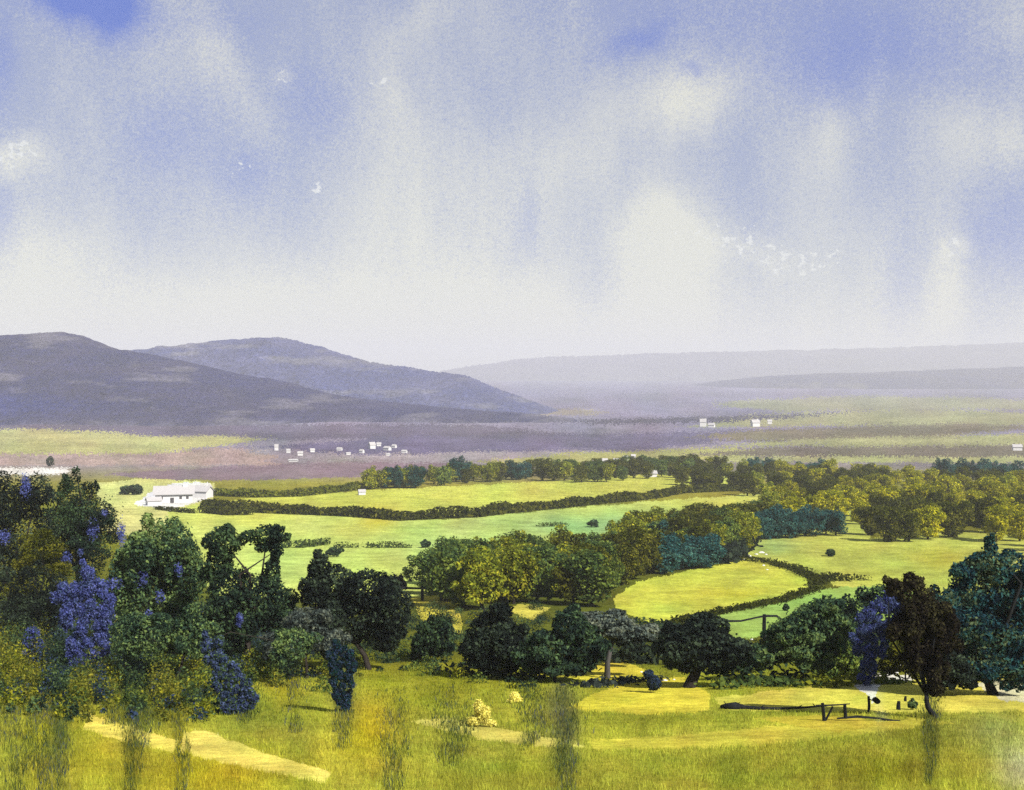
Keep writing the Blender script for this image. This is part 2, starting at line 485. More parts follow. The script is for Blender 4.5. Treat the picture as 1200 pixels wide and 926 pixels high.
def tube(pts, radii, sides=8):
    pts = [np.array(p, float) for p in pts]
    V = []; Fc = []
    for i, p in enumerate(pts):
        d = pts[min(i + 1, len(pts) - 1)] - pts[max(i - 1, 0)]
        d /= np.linalg.norm(d) + 1e-9
        a = np.cross(d, [0.31, 0.95, 0.07]); a /= np.linalg.norm(a); b = np.cross(d, a)
        for k in range(sides):
            th = 2 * math.pi * k / sides
            V.append(p + radii[i] * (1 + 0.12 * math.sin(3 * th + i)) * (a * math.cos(th) + b * math.sin(th)))
    for i in range(len(pts) - 1):
        for k in range(sides):
            Fc.append([i * sides + k, i * sides + (k + 1) % sides, (i + 1) * sides + (k + 1) % sides, (i + 1) * sides + k])
    Fc.append(list(range(sides))[::-1]); Fc.append([(len(pts) - 1) * sides + k for k in range(sides)])
    return V, Fc


def join(parts):
    V = []; Fc = []
    for v, f in parts:
        o = len(V); V += [list(p) for p in v]; Fc += [[i + o for i in q] for q in f]
    return V, Fc


def trunk_mesh(name, targets, r0, mat, parent, r, base=(0, 0, 0), fork=0.55):
    """tapered trunk that forks into limbs reaching into the crown clumps."""
    base = np.array(base, float)
    T = np.array(targets, float)
    mid = T.mean(0)
    f = base + (mid - base) * fork
    f[2] = base[2] + (T[:, 2].min() - base[2]) * 0.75 if len(T) > 1 else f[2]
    w = (base + f) / 2 + r.normal(size=3) * r0 * 0.5
    parts = [tube([base - [0, 0, 0.4], base + (w - base) * 0.15, w, f], [r0 * 1.5, r0 * 1.05, r0 * 0.85, r0 * 0.7])]
    for t in T[:7]:
        m = f + (t - f) * 0.5 + r.normal(size=3) * 0.12 * np.linalg.norm(t - f)
        parts.append(tube([f, m, t], [r0 * 0.55, r0 * 0.32, r0 * 0.08], 6))
    V, Fc = join(parts)
    return mesh(name, V, Fc, mat, parent=parent, smooth=True)


LEAFK = 2.7
DARK = [(26, 38, 35), (38, 52, 41), (50, 68, 49), (70, 90, 57)]
BLACKISH = [(22, 28, 27), (31, 38, 34), (42, 52, 43), (60, 72, 54)]
GREEN = [(40, 58, 46), (60, 80, 56), (82, 104, 64), (106, 124, 70)]
MIDG = [(52, 70, 42), (74, 92, 46), (96, 112, 50), (120, 132, 56)]
OLIVE = [(72, 80, 26), (96, 104, 32), (122, 126, 36), (146, 142, 40)]
DOLIVE = [(48, 54, 16), (66, 70, 22), (84, 86, 26), (104, 102, 32)]
OCHRE = [(92, 92, 18), (124, 118, 20), (148, 136, 22), (168, 152, 28)]
TEAL = [(26, 56, 56), (38, 74, 74), (50, 88, 84), (66, 100, 86)]
BLUETEAL = [(26, 42, 52), (32, 60, 70), (42, 78, 80), (60, 90, 76), (88, 102, 72)]
BROWNBLK = [(24, 20, 18), (32, 28, 24), (44, 40, 30), (62, 60, 38)]
VIOLET = [(62, 70, 122), (72, 80, 138), (82, 92, 150), (96, 104, 156)]
VIOLETD = [(40, 56, 70), (54, 68, 96), (66, 78, 114), (78, 90, 126)]
GREYG = [(52, 60, 58), (70, 80, 74), (86, 94, 84), (104, 110, 92)]


def tree(label, base, lumps, palette, n, size, cat='tree', name='tree', blossom=None, bark=None, r0=None, group=None, depth=None, trunk=True, extra=None, ragged=0.25, leaf_name='crown'):
    """base and clumps are surveyed; every clump is placed at the tree's own distance with real depth."""
    r = np.random.default_rng(abs(hash_label(label)))
    g = ground_at(*base)
    d = g[1]
    root = empty(name, g)
    tag(root, label, cat, group)
    L = []
    for (px, py, rx, ry) in lumps:
        c = np.array([(px - CX) / F * d, d, ZC - (py - HY) / F * d]) - g
        R = np.array([rx, 0.5 * (rx + ry), ry]) * d / F
        c[1] += r.uniform(-0.35, 0.35) * R[1]
        L.append([*c, *R])
    if trunk:
        tg = sorted([l[:3] for l in L], key=lambda q: -q[2])
        rr = r0 or 0.03 * max(l[2] for l in L)
        trunk_mesh('trunk', tg, max(rr, 0.06), bark or M_BARK, root, r)
    if name == 'flowering_bush': n, size = int(n * 1.9), size * 0.8
    V, Fq, col = crown_arrays(L, n, size * 0.85, palette, r, ragged=ragged + 0.15, sub=0 if name in ('flowering_bush', 'tussock') else 7)
    mesh(leaf_name, V, Fq, M_LEAF, col, parent=root)
    if blossom:
        B = []
        for (px, py, rx, ry) in blossom:
            c = np.array([(px - CX) / F * d, d, ZC - (py - HY) / F * d]) - g
            # spray sits on the near face of the crown
            near = min([l[1] - l[4] * math.sqrt(max(0, 1 - min(1, ((c[0] - l[0]) / l[3]) ** 2 + ((c[2] - l[2]) / l[5]) ** 2))) for l in L] + [0])
            c[1] = near - 0.1
            B.append([*c, rx * d / F, 0.35, ry * d / F])
        nb = int(sum(b[3] * b[5] for b in B) * 260) + 120
        V, Fq, col = crown_arrays(B, nb, 0.10, VIOLET, r, fill=0.1, ragged=0.5)
        tag(mesh('blossom', V, Fq, M_LEAF, col, parent=root), 'violet-blue blossom sprays')
    return root


def hash_label(s):
    h = 7
    for ch in s: h = (h * 131 + ord(ch)) % 2147483647
    return h


# ---- the dark trees on the left
tree('tallest black-green tree at the far left edge with a violet-blue spray near its top', (18, 735),
     [(12, 585, 34, 34), (42, 575, 22, 26), (-20, 610, 40, 44), (25, 630, 42, 42), (0, 680, 44, 50), (-40, 670, 40, 60)], BLACKISH, 26000, 0.17,
     blossom=[(39, 568, 7, 17), (18, 625, 9, 10), (4, 618, 6, 12)])
tree('ragged dark tree with spiky upswept twigs behind the largest violet bush', (92, 730),
     [(85, 585, 24, 24), (110, 572, 6, 9), (80, 566, 8, 12), (90, 556, 4, 10), (98, 606, 40, 28), (70, 612, 32, 26), (118, 620, 26, 22), (60, 640, 34, 22), (100, 650, 40, 30)], DARK, 24000, 0.16,
     blossom=[(117, 617, 8, 14), (128, 600, 4, 6), (146, 624, 6, 18), (94, 648, 7, 9)], ragged=0.6)
tree('rounded grey-green tree between the spiky dark tree and the twin-lobed tree', (190, 775),
     [(192, 640, 40, 36), (212, 665, 28, 40), (165, 660, 32, 36), (185, 700, 44, 40), (150, 690, 30, 40), (215, 715, 24, 30)], GREEN, 26000, 0.16,
     blossom=[(142, 678, 14, 9), (172, 672, 11, 13), (216, 664, 6, 9), (195, 695, 7, 8), (182, 716, 6, 8)])
tree('twin-lobed dark green tree with a pale gap between its two heads', (288, 785),
     [(262, 634, 24, 20), (255, 662, 18, 26), (312, 629, 24, 16), (324, 645, 9, 12), (266, 690, 28, 30), (318, 680, 12, 26), (300, 705, 44, 36), (270, 735, 36, 24), (330, 730, 24, 26)], DARK, 26000, 0.15,
     blossom=[(290, 718, 4, 8)])
tree('large round-headed dark tree beside the black bush and rail fence', (432, 785),
     [(375, 662, 13, 14), (392, 685, 34, 26), (372, 700, 22, 22), (430, 690, 34, 28), (455, 715, 30, 34), (410, 725, 46, 30), (448, 745, 26, 22), (380, 740, 24, 24)], BLACKISH, 26000, 0.16)
tree('low black bush under the leftmost dark tree', (38, 762), [(38, 690, 36, 28), (20, 720, 34, 26), (56, 715, 20, 30)], BLACKISH, 11000, 0.13, 'bush', 'bush', trunk=False, leaf_name='foliage')
tree('olive bush catching light below the leftmost dark trees', (48, 745), [(52, 640, 30, 16), (24, 690, 22, 14), (30, 660, 10, 14), (62, 668, 20, 12)], DOLIVE, 9000, 0.12, 'bush', 'bush', leaf_name='foliage')
tree('grey-green scrub bush at the foot of the rounded grey-green tree', (205, 800), [(180, 745, 34, 26), (225, 740, 26, 30), (150, 745, 22, 30), (345, 755, 24, 22)], GREEN, 12000, 0.12, 'bush', 'bush', leaf_name='foliage')
tree('sage bush in front of the large round-headed tree', (360, 795), [(355, 735, 30, 24), (385, 755, 24, 18), (330, 760, 24, 16)], GREYG, 9000, 0.12, 'bush', 'bush', leaf_name='foliage')
# ---- the middle line of dark trees
tree('small dark green bush right of the large round-headed tree', (512, 776), [(512, 742, 22, 26), (498, 756, 20, 18)], DARK, 7000, 0.15, 'bush', 'bush', leaf_name='foliage')
tree('dark round tree in the middle, left of the low blue-black thicket', (580, 795),
     [(578, 742, 36, 30), (562, 760, 26, 24), (600, 758, 26, 26), (585, 775, 28, 16)], BLACKISH, 14000, 0.16)
tree('low blue-black thicket between the round tree and the grey-stemmed tree', (650, 800),
     [(640, 760, 34, 22), (668, 735, 26, 26), (690, 760, 26, 22), (650, 778, 34, 14), (620, 770, 24, 14)], DARK, 14000, 0.16, 'thicket', 'thicket', leaf_name='foliage')
tree('grey-leaved flat-topped tree on pale stems in the centre', (712, 795),
     [(725, 738, 34, 11), (755, 742, 22, 10), (695, 740, 20, 8), (705, 728, 40, 12)], GREYG, 9000, 0.14, bark=M_GREYBARK, r0=0.2)
tree('small black bush in the shade under the flat-topped grey tree', (742, 782), [(741, 755, 15, 15)], BLACKISH, 3500, 0.14, 'bush', 'bush', trunk=False, leaf_name='foliage')
tree('black round tree right of the flat-topped grey tree', (808, 806),
     [(818, 752, 44, 26), (800, 765, 32, 26), (842, 765, 34, 26), (790, 745, 22, 16), (830, 735, 30, 14)], BLACKISH, 17000, 0.16, r0=0.35)
tree('dark green tree in the middle right below the broken gatepost', (940, 800),
     [(945, 730, 28, 22), (968, 716, 24, 20), (920, 750, 30, 24), (950, 762, 36, 24), (895, 770, 28, 18), (975, 745, 20, 26)], GREEN, 17000, 0.15)
tree('olive green bush to the left of the tall violet spire', (985, 795), [(990, 768, 22, 18), (965, 782, 20, 14), (1005, 785, 18, 10)], MIDG, 6500, 0.13, 'bush', 'bush', leaf_name='foliage')
# ---- the right-hand trees
tree('black-brown leaning tree with a long dark trunk beside the violet spire', (1097, 842),
     [(1072, 698, 26, 18), (1085, 720, 28, 26), (1065, 735, 24, 24), (1082, 760, 22, 26), (1094, 785, 14, 20), (1097, 805, 8, 14), (1105, 745, 22, 30), (1050, 690, 14, 10), (1040, 680, 7, 5)], BROWNBLK, 23000, 0.09, r0=0.13, ragged=0.5, bark=M_TIMBER)
tree('large blue-green tree at the right edge with a small raised tip', (1165, 815),
     [(1160, 640, 8, 12), (1158, 660, 26, 16), (1185, 665, 28, 22), (1130, 672, 20, 12), (1150, 695, 42, 28), (1195, 705, 36, 34), (1125, 730, 34, 30), (1170, 745, 44, 36), (1135, 775, 34, 28), (1195, 775, 30, 30), (1110, 765, 22, 32), (1165, 785, 36, 18), (1108, 715, 24, 26), (1102, 785, 16, 20)],
     BLUETEAL, 40000, 0.13, r0=0.28, ragged=0.4, bark=M_TIMBER)
tree('dark thicket behind the tall violet spire', (1005, 778), [(985, 740, 24, 28), (1010, 720, 24, 24), (1035, 700, 26, 18), (1020, 750, 26, 24), (1055, 720, 24, 30), (1000, 765, 22, 14)], DARK, 12000, 0.13, 'thicket', 'thicket', trunk=False, leaf_name='foliage')
tree('bushy olive shrub between the violet spire and the leaning tree', (1062, 800), [(1060, 765, 20, 16), (1045, 780, 18, 12), (1075, 785, 16, 12)], DOLIVE, 6000, 0.11, 'bush', 'bush', leaf_name='foliage')

def fill(outline, k, r0, r1, seed):
    r = np.random.default_rng(seed); o = np.array(outline, float); lo = o.min(0); hi = o.max(0); out = []
    while len(out) < k:
        p = lo + r.random(2) * (hi - lo)
        if inpoly(p[:1], p[1:], o)[0]:
            q = r.uniform(r0, r1); out.append((p[0], p[1], q, q * r.uniform(0.8, 1.5)))
    return out


# ---- violet-flowered bushes and spires
tree('largest violet-blue flowering bush in front of the dark left trees', (95, 795),
     fill([(92, 645), (100, 640), (104, 665), (122, 674), (130, 700), (128, 740), (122, 790), (85, 785), (78, 740), (62, 700), (60, 684), (90, 680)], 120, 3, 7, 4), VIOLET + VIOLETD[1:3], 17000, 0.11, 'flowering bush', 'flowering_bush', trunk=False, ragged=0.9, leaf_name='flower_head')
tree('small violet flowering bush left of the largest violet bush', (37, 785), fill([(30, 738), (44, 736), (50, 760), (40, 782), (28, 765)], 30, 2.5, 5, 8), VIOLET[:2] + GREEN[1:2], 3500, 0.09, 'flowering bush', 'flowering_bush', trunk=False, ragged=0.9, leaf_name='flower_head')
tree('slanting slate-violet flowering bush below the twin-lobed tree', (278, 838), fill([(240, 738), (252, 742), (262, 765), (285, 790), (302, 815), (295, 832), (262, 830), (250, 800), (240, 770)], 80, 3, 6, 5), VIOLETD + GREEN[1:3], 12000, 0.09, 'flowering bush', 'flowering_bush', trunk=False, ragged=0.9, leaf_name='flower_head')
tree('narrow upright dark blue bush below the large round-headed tree', (398, 835), fill([(385, 755), (405, 750), (416, 780), (412, 810), (405, 832), (396, 825), (388, 800)], 60, 2.5, 5, 6), VIOLETD[:2] + TEAL[:1] + DARK[1:2], 8000, 0.08, 'flowering bush', 'flowering_bush', trunk=False, ragged=0.9, leaf_name='flower_head')
tree('tall leaning violet spire of blossom beside the black-brown tree', (1022, 806),
     fill([(1056, 688), (1057, 715), (1050, 745), (1035, 762), (1024, 790), (1016, 803), (1008, 796), (1006, 770), (997, 748), (1010, 720), (1030, 702)], 110, 2.5, 6, 7), VIOLETD[1:] + VIOLET[:2], 14000, 0.10, 'flowering bush', 'flowering_bush', trunk=False, ragged=0.9, leaf_name='flower_head')
tree('little dark violet bush at the edge of the pointed yellow meadow', (766, 812), [(766, 800, 8, 8), (760, 790, 6, 5)], VIOLETD[:2] + BLACKISH[2:3], 1800, 0.09, 'flowering bush', 'flowering_bush', trunk=False, leaf_name='flower_head')

# ---- single bushes standing in the fields
tree('dark oval bush in the pale field left of the white barns', (153, 580), [(148, 574, 9, 5), (160, 573, 8, 6)], DARK, 1500, 0.7, 'bush', 'bush', trunk=False, leaf_name='foliage')
tree('lone dark bush on the plain above the spiky dark tree', (60, 547), [(60, 541, 4, 6)], BLACKISH, 500, 0.6, 'bush', 'bush', trunk=False, leaf_name='foliage')
tree('jet black bush at the left end of the rail fence', (458, 697), [(452, 684, 10, 9), (463, 682, 9, 10), (470, 686, 8, 6)], BLACKISH[:2], 2500, 0.22, 'bush', 'bush', trunk=False, leaf_name='foliage')
for lab, b, l in [('lower of the two dark bushes just above the centre of the olive wood', (626, 640), [(622, 635, 8, 6)]),
                  ('small round bush at the left in the pale green pasture', (498, 642), [(498, 638, 5, 5)]),
                  ('small round bush right of the oblong hedge in the mint part of the pasture', (695, 618), [(695, 613, 6, 4)]),
                  ('small dark bush in the gap behind the large round-headed tree', (391, 653), [(391, 647, 9, 5)]),
                  ('tiny dark bush near the top of the yellow-green hillside field', (973, 652), [(973, 648, 5, 4)]),
                  ('small olive tree right of the jet black bush', (486, 695), [(484, 674, 12, 8), (478, 668, 6, 6)]),
                  ('tiny dark bush in the fresh green field', (921, 716), [(921, 712, 3, 4)])]:
    tree(lab, b, l, MIDG[:3] if 'olive' in lab else DARK[1:], 700, 0.4 if b[1] < 680 else 0.2, 'bush', 'bush', trunk=False, leaf_name='foliage')


# ------------------------------------------------------------------ hedges
def hedge(label, pts, h, palette, wpx=None, density=1.0, gappy=0.0):
    """a continuous hedge following the ground; h = height in survey units at its distance."""
    r = np.random.default_rng(hash_label(label))
    G = [ground_at(*p) for p in pts]
    P = []
    for a, b, hh in zip(G[:-1], G[1:], range(len(G))):
        n = max(2, int(np.linalg.norm(b - a) / 1.2))
        for t in np.linspace(0, 1, n, endpoint=False): P.append(a + (b - a) * t)
    P = np.array(P)
    P[:, 2] = ground_z(P[:, 0], P[:, 1])
    cen = P[len(P) // 2].copy()
    d = P[:, 1].mean(); H = h * d / F
    n = int(len(P) * 46 * density)
    i = r.integers(0, len(P), n)
    prof = 0.75 + 0.35 * fbm(P[i, 0] / (2.2 * H + 1), P[i, 1] / (2.2 * H + 1), 3, 3)
    keep = fbm(P[i, 0] / 9, P[i, 1] / 9, 2, 9) > -1 + gappy
    W = 0.55 * H
    th = r.uniform(0, math.pi, n); q = r.random(n) ** 0.35
    off = np.stack([r.normal(size=n) * 0.8, np.cos(th) * W * q, np.sin(th) * H * prof * q], -1)
    Q = (P[i] + off)[keep]
    nrm = np.stack([0 * th, np.cos(th), np.sin(th) + 0.2], -1)[keep] + 0.6 * r.normal(size=(keep.sum(), 3))
    size = max(0.22, 0.16 * H)
    V, Fq = leaf_quads(Q - cen, nrm, size * (0.6 + 0.8 * r.random(len(Q))), r)
    pal = np.array([alb(*c) for c in palette]) * 1.9
    cl = fbm(Q[:, 0] / (3 * H), Q[:, 1] / (3 * H), 3, 5) * 0.5 + 0.5
    pi = np.clip((cl + 0.2 * r.normal(size=len(Q))) * len(pal), 0, len(pal) - 1).astype(int)
    o = mesh('hedge', V, Fq, M_LEAF, np.repeat(pal[pi] * (0.75 + 0.5 * r.random((len(Q), 1))), 4, 0), loc=cen)
    tag(o, label, 'hedge')


hedge('long dark hedge winding across the whole pasture below the ridge', [(238, 597), (330, 602), (420, 606), (470, 610), (560, 606), (640, 597), (720, 589), (760, 585), (800, 578), (875, 575)], 14, DOLIVE)
hedge('thick olive hedge above the left end of the long dark hedge', [(236, 580), (300, 583), (350, 582), (420, 574), (450, 572)], 12, OLIVE[:3])
hedge('short dark hedge at the left end of the long hedge below the white barns', [(184, 597), (205, 600), (230, 602)], 7, DOLIVE[:2])
hedge('broad clump of hedge linking the two left hedges', [(240, 601), (270, 604), (298, 603)], 13, DOLIVE[:3])
hedge('oblong hedge fragment in the mint part of the pasture', [(634, 617), (665, 617)], 7, MIDG[:3])
hedge('long hedge fragment above the round tree in the left pasture', [(433, 642), (482, 642)], 9, MIDG[:3])
hedge('short hedge fragment left of the long hedge fragment', [(396, 642), (421, 642)], 8, MIDG[:3])
hedge('tapering hedge running right from the twin-lobed tree', [(330, 642), (352, 642), (385, 638)], 12, MIDG[:3])
hedge('oblong dark hedge just above the olive wood', [(594, 633), (620, 633)], 9, MIDG[:2])
hedge('dark hedge curving along the lower edge of the bright yellow field', [(790, 732), (830, 722), (870, 714), (920, 704), (958, 690)], 8, DOLIVE[:2])
hedge('dark hedge across the top of the bright yellow field', [(866, 656), (900, 660), (930, 668), (962, 682)], 9, DOLIVE[:2])
hedge('row of dark bushes at the right end of the bright yellow field', [(955, 686), (975, 680), (1000, 682)], 12, DOLIVE[:2])
hedge('small dark hedge clump right of the row of dark bushes', [(1006, 680), (1018, 681)], 9, DOLIVE[:2])
hedge('dark hedge climbing beside the blue-green bushes to the ridge wood', [(848, 660), (862, 652), (880, 640)], 24, BLACKISH[1:])
hedge('low olive hedge along the back of the pale yellow meadow', [(850, 808), (890, 804), (930, 800)], 15, MIDG[:3])
hedge('short green hedge in the middle of the pale yellow meadow', [(925, 805), (965, 804)], 14, MIDG[:2])
hedge('olive hedge under the tall violet spire', [(970, 806), (1010, 802), (1045, 798)], 20, OLIVE[:3])
hedge('low green hedge patch at the left of the leaning tree', [(1035, 802), (1075, 799)], 8, MIDG[:3])
hedge('dark line of rough growth at the near edge of the pointed yellow meadow', [(690, 806), (730, 800), (775, 797)], 8, GREYG[:2])
hedge('dark scrub line above the blue-black thicket', [(690, 733), (740, 735), (790, 738)], 16, DARK[1:])
hedge('dark scrub linking the black round tree to the dark green tree', [(868, 790), (885, 778), (905, 768)], 22, DARK)

hedge('dark scrub under the round tree and the blue-black thicket', [(545, 793), (600, 796), (650, 795), (692, 790)], 24, BLACKISH[1:])
hedge('black-green scrub behind the stems of the flat-topped grey tree', [(692, 776), (740, 776), (780, 780)], 32, BLACKISH[1:])
hedge('dark scrub between the black round tree and the olive bush', [(845, 797), (900, 800), (960, 798)], 20, DARK)
tree('low black-green bush filling the gap between the leaning tree and the blue-green tree', (1118, 816), [(1112, 778, 22, 24), (1126, 790, 20, 18), (1104, 794, 12, 14)], BLACKISH, 9000, 0.11, 'bush', 'bush', trunk=False, leaf_name='foliage')

# ------------------------------------------------------------------ woods: every tree its own thing
PROTO = {}


def proto(kind, palette, k):
    """three crowns for each colour of tree: mesh data shared by the copies."""
    r = np.random.default_rng(900 + k * 37 + hash_label(kind) % 1000)
    L = [[0, 0, 4.8, 2.8, 2.8, 3.0], [0, 0, 2.4, 2.6, 2.6, 2.0]]
    for j in range(8):
        a = r.uniform(0, 6.28); rr = r.uniform(0.9, 2.3)
        L.append([rr * math.cos(a), rr * math.sin(a), r.uniform(1.7, 6.9), *(r.uniform(1.1, 1.9) * np.array([1, 1, 0.85]))])
    V, Fq, col = crown_arrays(L, 4600, 0.24, palette, r, ragged=0.4, sub=5)
    root = empty('tree', (0, 0, 0))
    crown = mesh('crown', V, Fq, M_WOOD, col, parent=root)
    tr = trunk_mesh('trunk', [l[:3] for l in L[:6]], 0.24, M_BARK, root, r)
    return root, crown, tr


OCHRE = [(c[0] * 1.04, c[1] * 1.10, c[2] * 1.2) for c in OCHRE]
OLIVE = [tuple(min(255, v * 1.08) for v in c) for c in OLIVE]
KINDS = {'olive': OLIVE, 'dark olive': DOLIVE, 'ochre': OCHRE, 'blue-green': TEAL, 'mid green': MIDG, 'black-green': DARK}
used = set()


def place_tree(kind, px, py, h, label, group):
    """h: height in metres"""
    k = rng.integers(0, 3)
    key = (kind, int(k))
    if key not in PROTO: PROTO[key] = proto(kind, KINDS[kind], int(k))
    root, crown, tr = PROTO[key]
    g = ground_at(px, py)
    if key in used:
        nr = root.copy(); C.objects.link(nr)
        for ch in (crown, tr):
            c = ch.copy(); C.objects.link(c); c.parent = nr
        root = nr
    used.add(key)
    s = h / 8.2
    root.location = [float(a) for a in g]
    root.rotation_euler = (0, 0, float(rng.uniform(0, 6.28)))
    root.scale = (s * rng.uniform(0.9, 1.35), s * rng.uniform(0.9, 1.35), s)
    root['label'] = label; root['category'] = 'tree'; root['group'] = group


def scatter(poly, spacing, hrange, kindfn, where, group, labelfn=None):
    poly = np.array(poly, float)
    lo = poly.min(0); hi = poly.max(0)
    pts = []
    tries = 0
    while tries < 6000:
        tries += 1
        p = lo + rng.random(2) * (hi - lo)
        if not inpoly(np.array([p[0]]), np.array([p[1]]), poly)[0]: continue
        s = spacing * (0.5 + 0.5 * (p[1] - 540) / 80) if spacing > 0 else -spacing
        if all(((p[0] - q[0]) / s) ** 2 + ((p[1] - q[1]) / (s * 0.45)) ** 2 > 1 for q in pts): pts.append(p)
    for p in sorted(pts, key=lambda q: q[1]):
        k = kindfn(p[0], p[1])
        place_tree(k, p[0], p[1], float(rng.uniform(*hrange)), where.format(k), group)


def kind_mid(x, y):
    n = fbm(np.array(x / 45.0), np.array(y / 25.0), 2, 77) + 0.25 * rng.normal()
    if x > 720: return 'dark olive' if n < 0.1 else ('mid green' if n < 0.3 else 'olive')
    if x < 560: return 'mid green' if n < 0.2 else 'olive'
    return 'mid green' if n < -0.25 else ('olive' if n < 0.3 else 'dark olive')


scatter([(512, 690), (560, 668), (640, 668), (720, 662), (722, 690), (700, 712), (620, 706), (560, 716), (516, 706)], 13, (6.2, 8.8), kind_mid,
        '{} tree in the broad wood across the middle of the picture', 'trees of the middle wood')
scatter([(715, 652), (760, 630), (800, 628), (880, 612), (893, 618), (866, 650), (800, 662), (740, 680), (722, 690)], -14, (7, 9.5), kind_mid,
        '{} tree in the wood that climbs right towards the ridge', 'trees of the climbing wood')


def kind_ridge(x, y):
    n = fbm(np.array(x / 50.0), np.array(y / 14.0), 2, 88) + 0.2 * rng.normal()
    if 1015 < x < 1160 and 605 < y < 645: return 'dark olive' if n < 0.45 else 'ochre'
    if x < 905: return 'dark olive' if n < 0.35 else 'olive'
    if n < -0.35: return 'dark olive'
    return 'ochre' if n < 0.45 else 'olive'


scatter([(790, 556), (860, 556), (905, 558), (1000, 560), (1090, 566), (1250, 570), (1250, 650), (1200, 640), (1130, 630), (1022, 640), (1004, 606), (985, 606), (905, 634), (868, 632), (905, 602), (880, 582), (800, 574)], 21, (7.5, 10.5), kind_ridge,
        '{} tree in the wood covering the ridge on the right', 'trees of the ridge wood')


def kind_line(x, y):
    n = fbm(np.array(x / 30.0), np.array(y / 14.0), 2, 98) + 0.3 * rng.normal()
    return 'dark olive' if n < 0.0 else ('mid green' if n < 0.2 else 'olive')


scatter([(430, 574), (520, 570), (600, 563), (700, 566), (790, 560), (860, 556), (800, 551), (760, 551), (650, 556), (540, 562)], 16, (8, 11), kind_line,
        '{} tree in the narrow belt along the near edge of the plain', 'trees of the narrow belt')
for (x0, x1, y, n, h, w) in [(880, 985, 634, 9, 8, 'in the long clump above the yellow-green hillside field'), (772, 838, 672, 6, 7.5, 'in the low clump over the bright yellow field'),
                             (768, 782, 650, 2, 8, 'standing just above the low clump of blue-green trees'), (1092, 1200, 562, 8, 11, 'along the top of the ridge wood at the right'),
                             (872, 905, 556, 3, 10, 'at the left end of the ridge wood skyline'), (932, 968, 560, 3, 11, 'in the middle of the ridge wood skyline'),
                             (1018, 1032, 565, 2, 6, 'among the ochre trees of the ridge wood'), (448, 492, 572, 4, 10, 'at the left end of the narrow belt'), (530, 545, 566, 2, 12, 'in the middle of the narrow belt'), (596, 620, 562, 3, 10, 'in the right half of the narrow belt')]:
    for i in range(n):
        t = (i + 0.5) / n
        place_tree('blue-green', x0 + (x1 - x0) * t, y - (8 * t if n >= 6 and y > 600 else 0) + float(rng.uniform(-1.5, 1.5)), h * float(rng.uniform(0.85, 1.1)), 'blue-green tree ' + w, 'blue-green trees ' + w)


# ------------------------------------------------------------------ grass and scrub (uncountable)
def blades(name, n, region, hfn, colfn, label, cat, seed, width=0.02, lean=0.35):
    r = np.random.default_rng(seed)
    P = region(n, r)
    n = len(P)
    px, py = survey(P[:, 0], P[:, 1], P[:, 2])
    h = hfn(P, px, py, r); keep = h > 0.01
    P = P[keep]; px = px[keep]; py = py[keep]; h = h[keep]; n = len(P)
    az = r.uniform(0, 6.28, n)
    side = np.stack([np.cos(az), np.sin(az), 0 * az], -1)
    bend = np.stack([r.normal(size=n), r.normal(size=n), 0 * az], -1) * lean * h[:, None]
    w = width * (0.6 + 0.8 * r.random(n)) * np.clip(P[:, 1] / 40, 0.6, 3)
    up = np.array([0, 0, 1.0]) * h[:, None]
    b0 = P - side * w[:, None] - [0, 0, 0.03]; b1 = P + side * w[:, None] - [0, 0, 0.03]
    m = P + up * 0.6 + bend * 0.35
    t = P + up + bend
    V = np.stack([b0, b1, m + side * w[:, None] * 0.7, t, m - side * w[:, None] * 0.7], 1).reshape(-1, 3)
    i = np.arange(n)[:, None] * 5
    quads = (i + np.array([[0, 1, 2, 4]])); tris = (i + np.array([[4, 2, 3, 3]]))
    Fq = np.concatenate([quads, ])
    col = colfn(P, px, py, r)
    V2 = V.reshape(n, 5, 3)
    # blade as a single tapering quad: base pair and a narrow bent tip
    Vq = np.stack([V2[:, 0], V2[:, 1], V2[:, 3] + side * w[:, None] * 0.15, V2[:, 3] - side * w[:, None] * 0.15], 1).reshape(-1, 3)
    Fq = np.arange(4 * n).reshape(n, 4)
    o = mesh(name, Vq, Fq, M_GRASS, np.repeat(col, 4, 0))
    return tag(o, label, cat, None, 'stuff')


def slope_region(n, r):
    """even over the near slope as it is seen: density thins with distance."""
    d = np.exp(r.uniform(math.log(24), math.log(125), n))
    u = r.uniform(-700, 700, n) / F
    x = u * d
    return np.stack([x, d, ground_z(x, d)], -1)


def grass_h(P, px, py, r):
    fid = field_id(px, py)
    k = np.where(fid >= 0, 0.22, 1.0)
    rough = fbm(P[:, 0] / 3, P[:, 1] / 5, 3, 41)
    return np.clip(0.07 + 0.10 * r.random(len(P)) + 0.08 * rough, 0.04, 0.3) * k


def grass_c(P, px, py, r):
    fid = field_id(px, py)
    c = ground_colour(px, py, fid) * np.array([2.2, 2.4, 2.4])
    v = r.random((len(P), 1))
    return np.clip(c * (0.6 + 0.75 * v) + np.array([0.012, 0.008, 0.0]) * r.normal(size=(len(P), 1)), 0.004, 0.75)


blades('grass', 260000, slope_region, grass_h, grass_c, 'short olive and yellow grass covering the whole near slope', 'grass', 71, width=0.012)

DRIPS = [(72, 770, 960, 13), (155, 745, 960, 17), (100, 760, 840, 24), (180, 760, 860, 24), (213, 800, 950, 8), (285, 790, 850, 20), (400, 790, 880, 12), (662, 800, 960, 15), (20, 790, 940, 18), (1092, 800, 920, 8),
         (622, 790, 880, 16), (345, 780, 860, 14), (130, 780, 850, 16), (465, 800, 940, 16), (240, 790, 850, 18), (530, 800, 900, 24), (50, 800, 960, 20)]


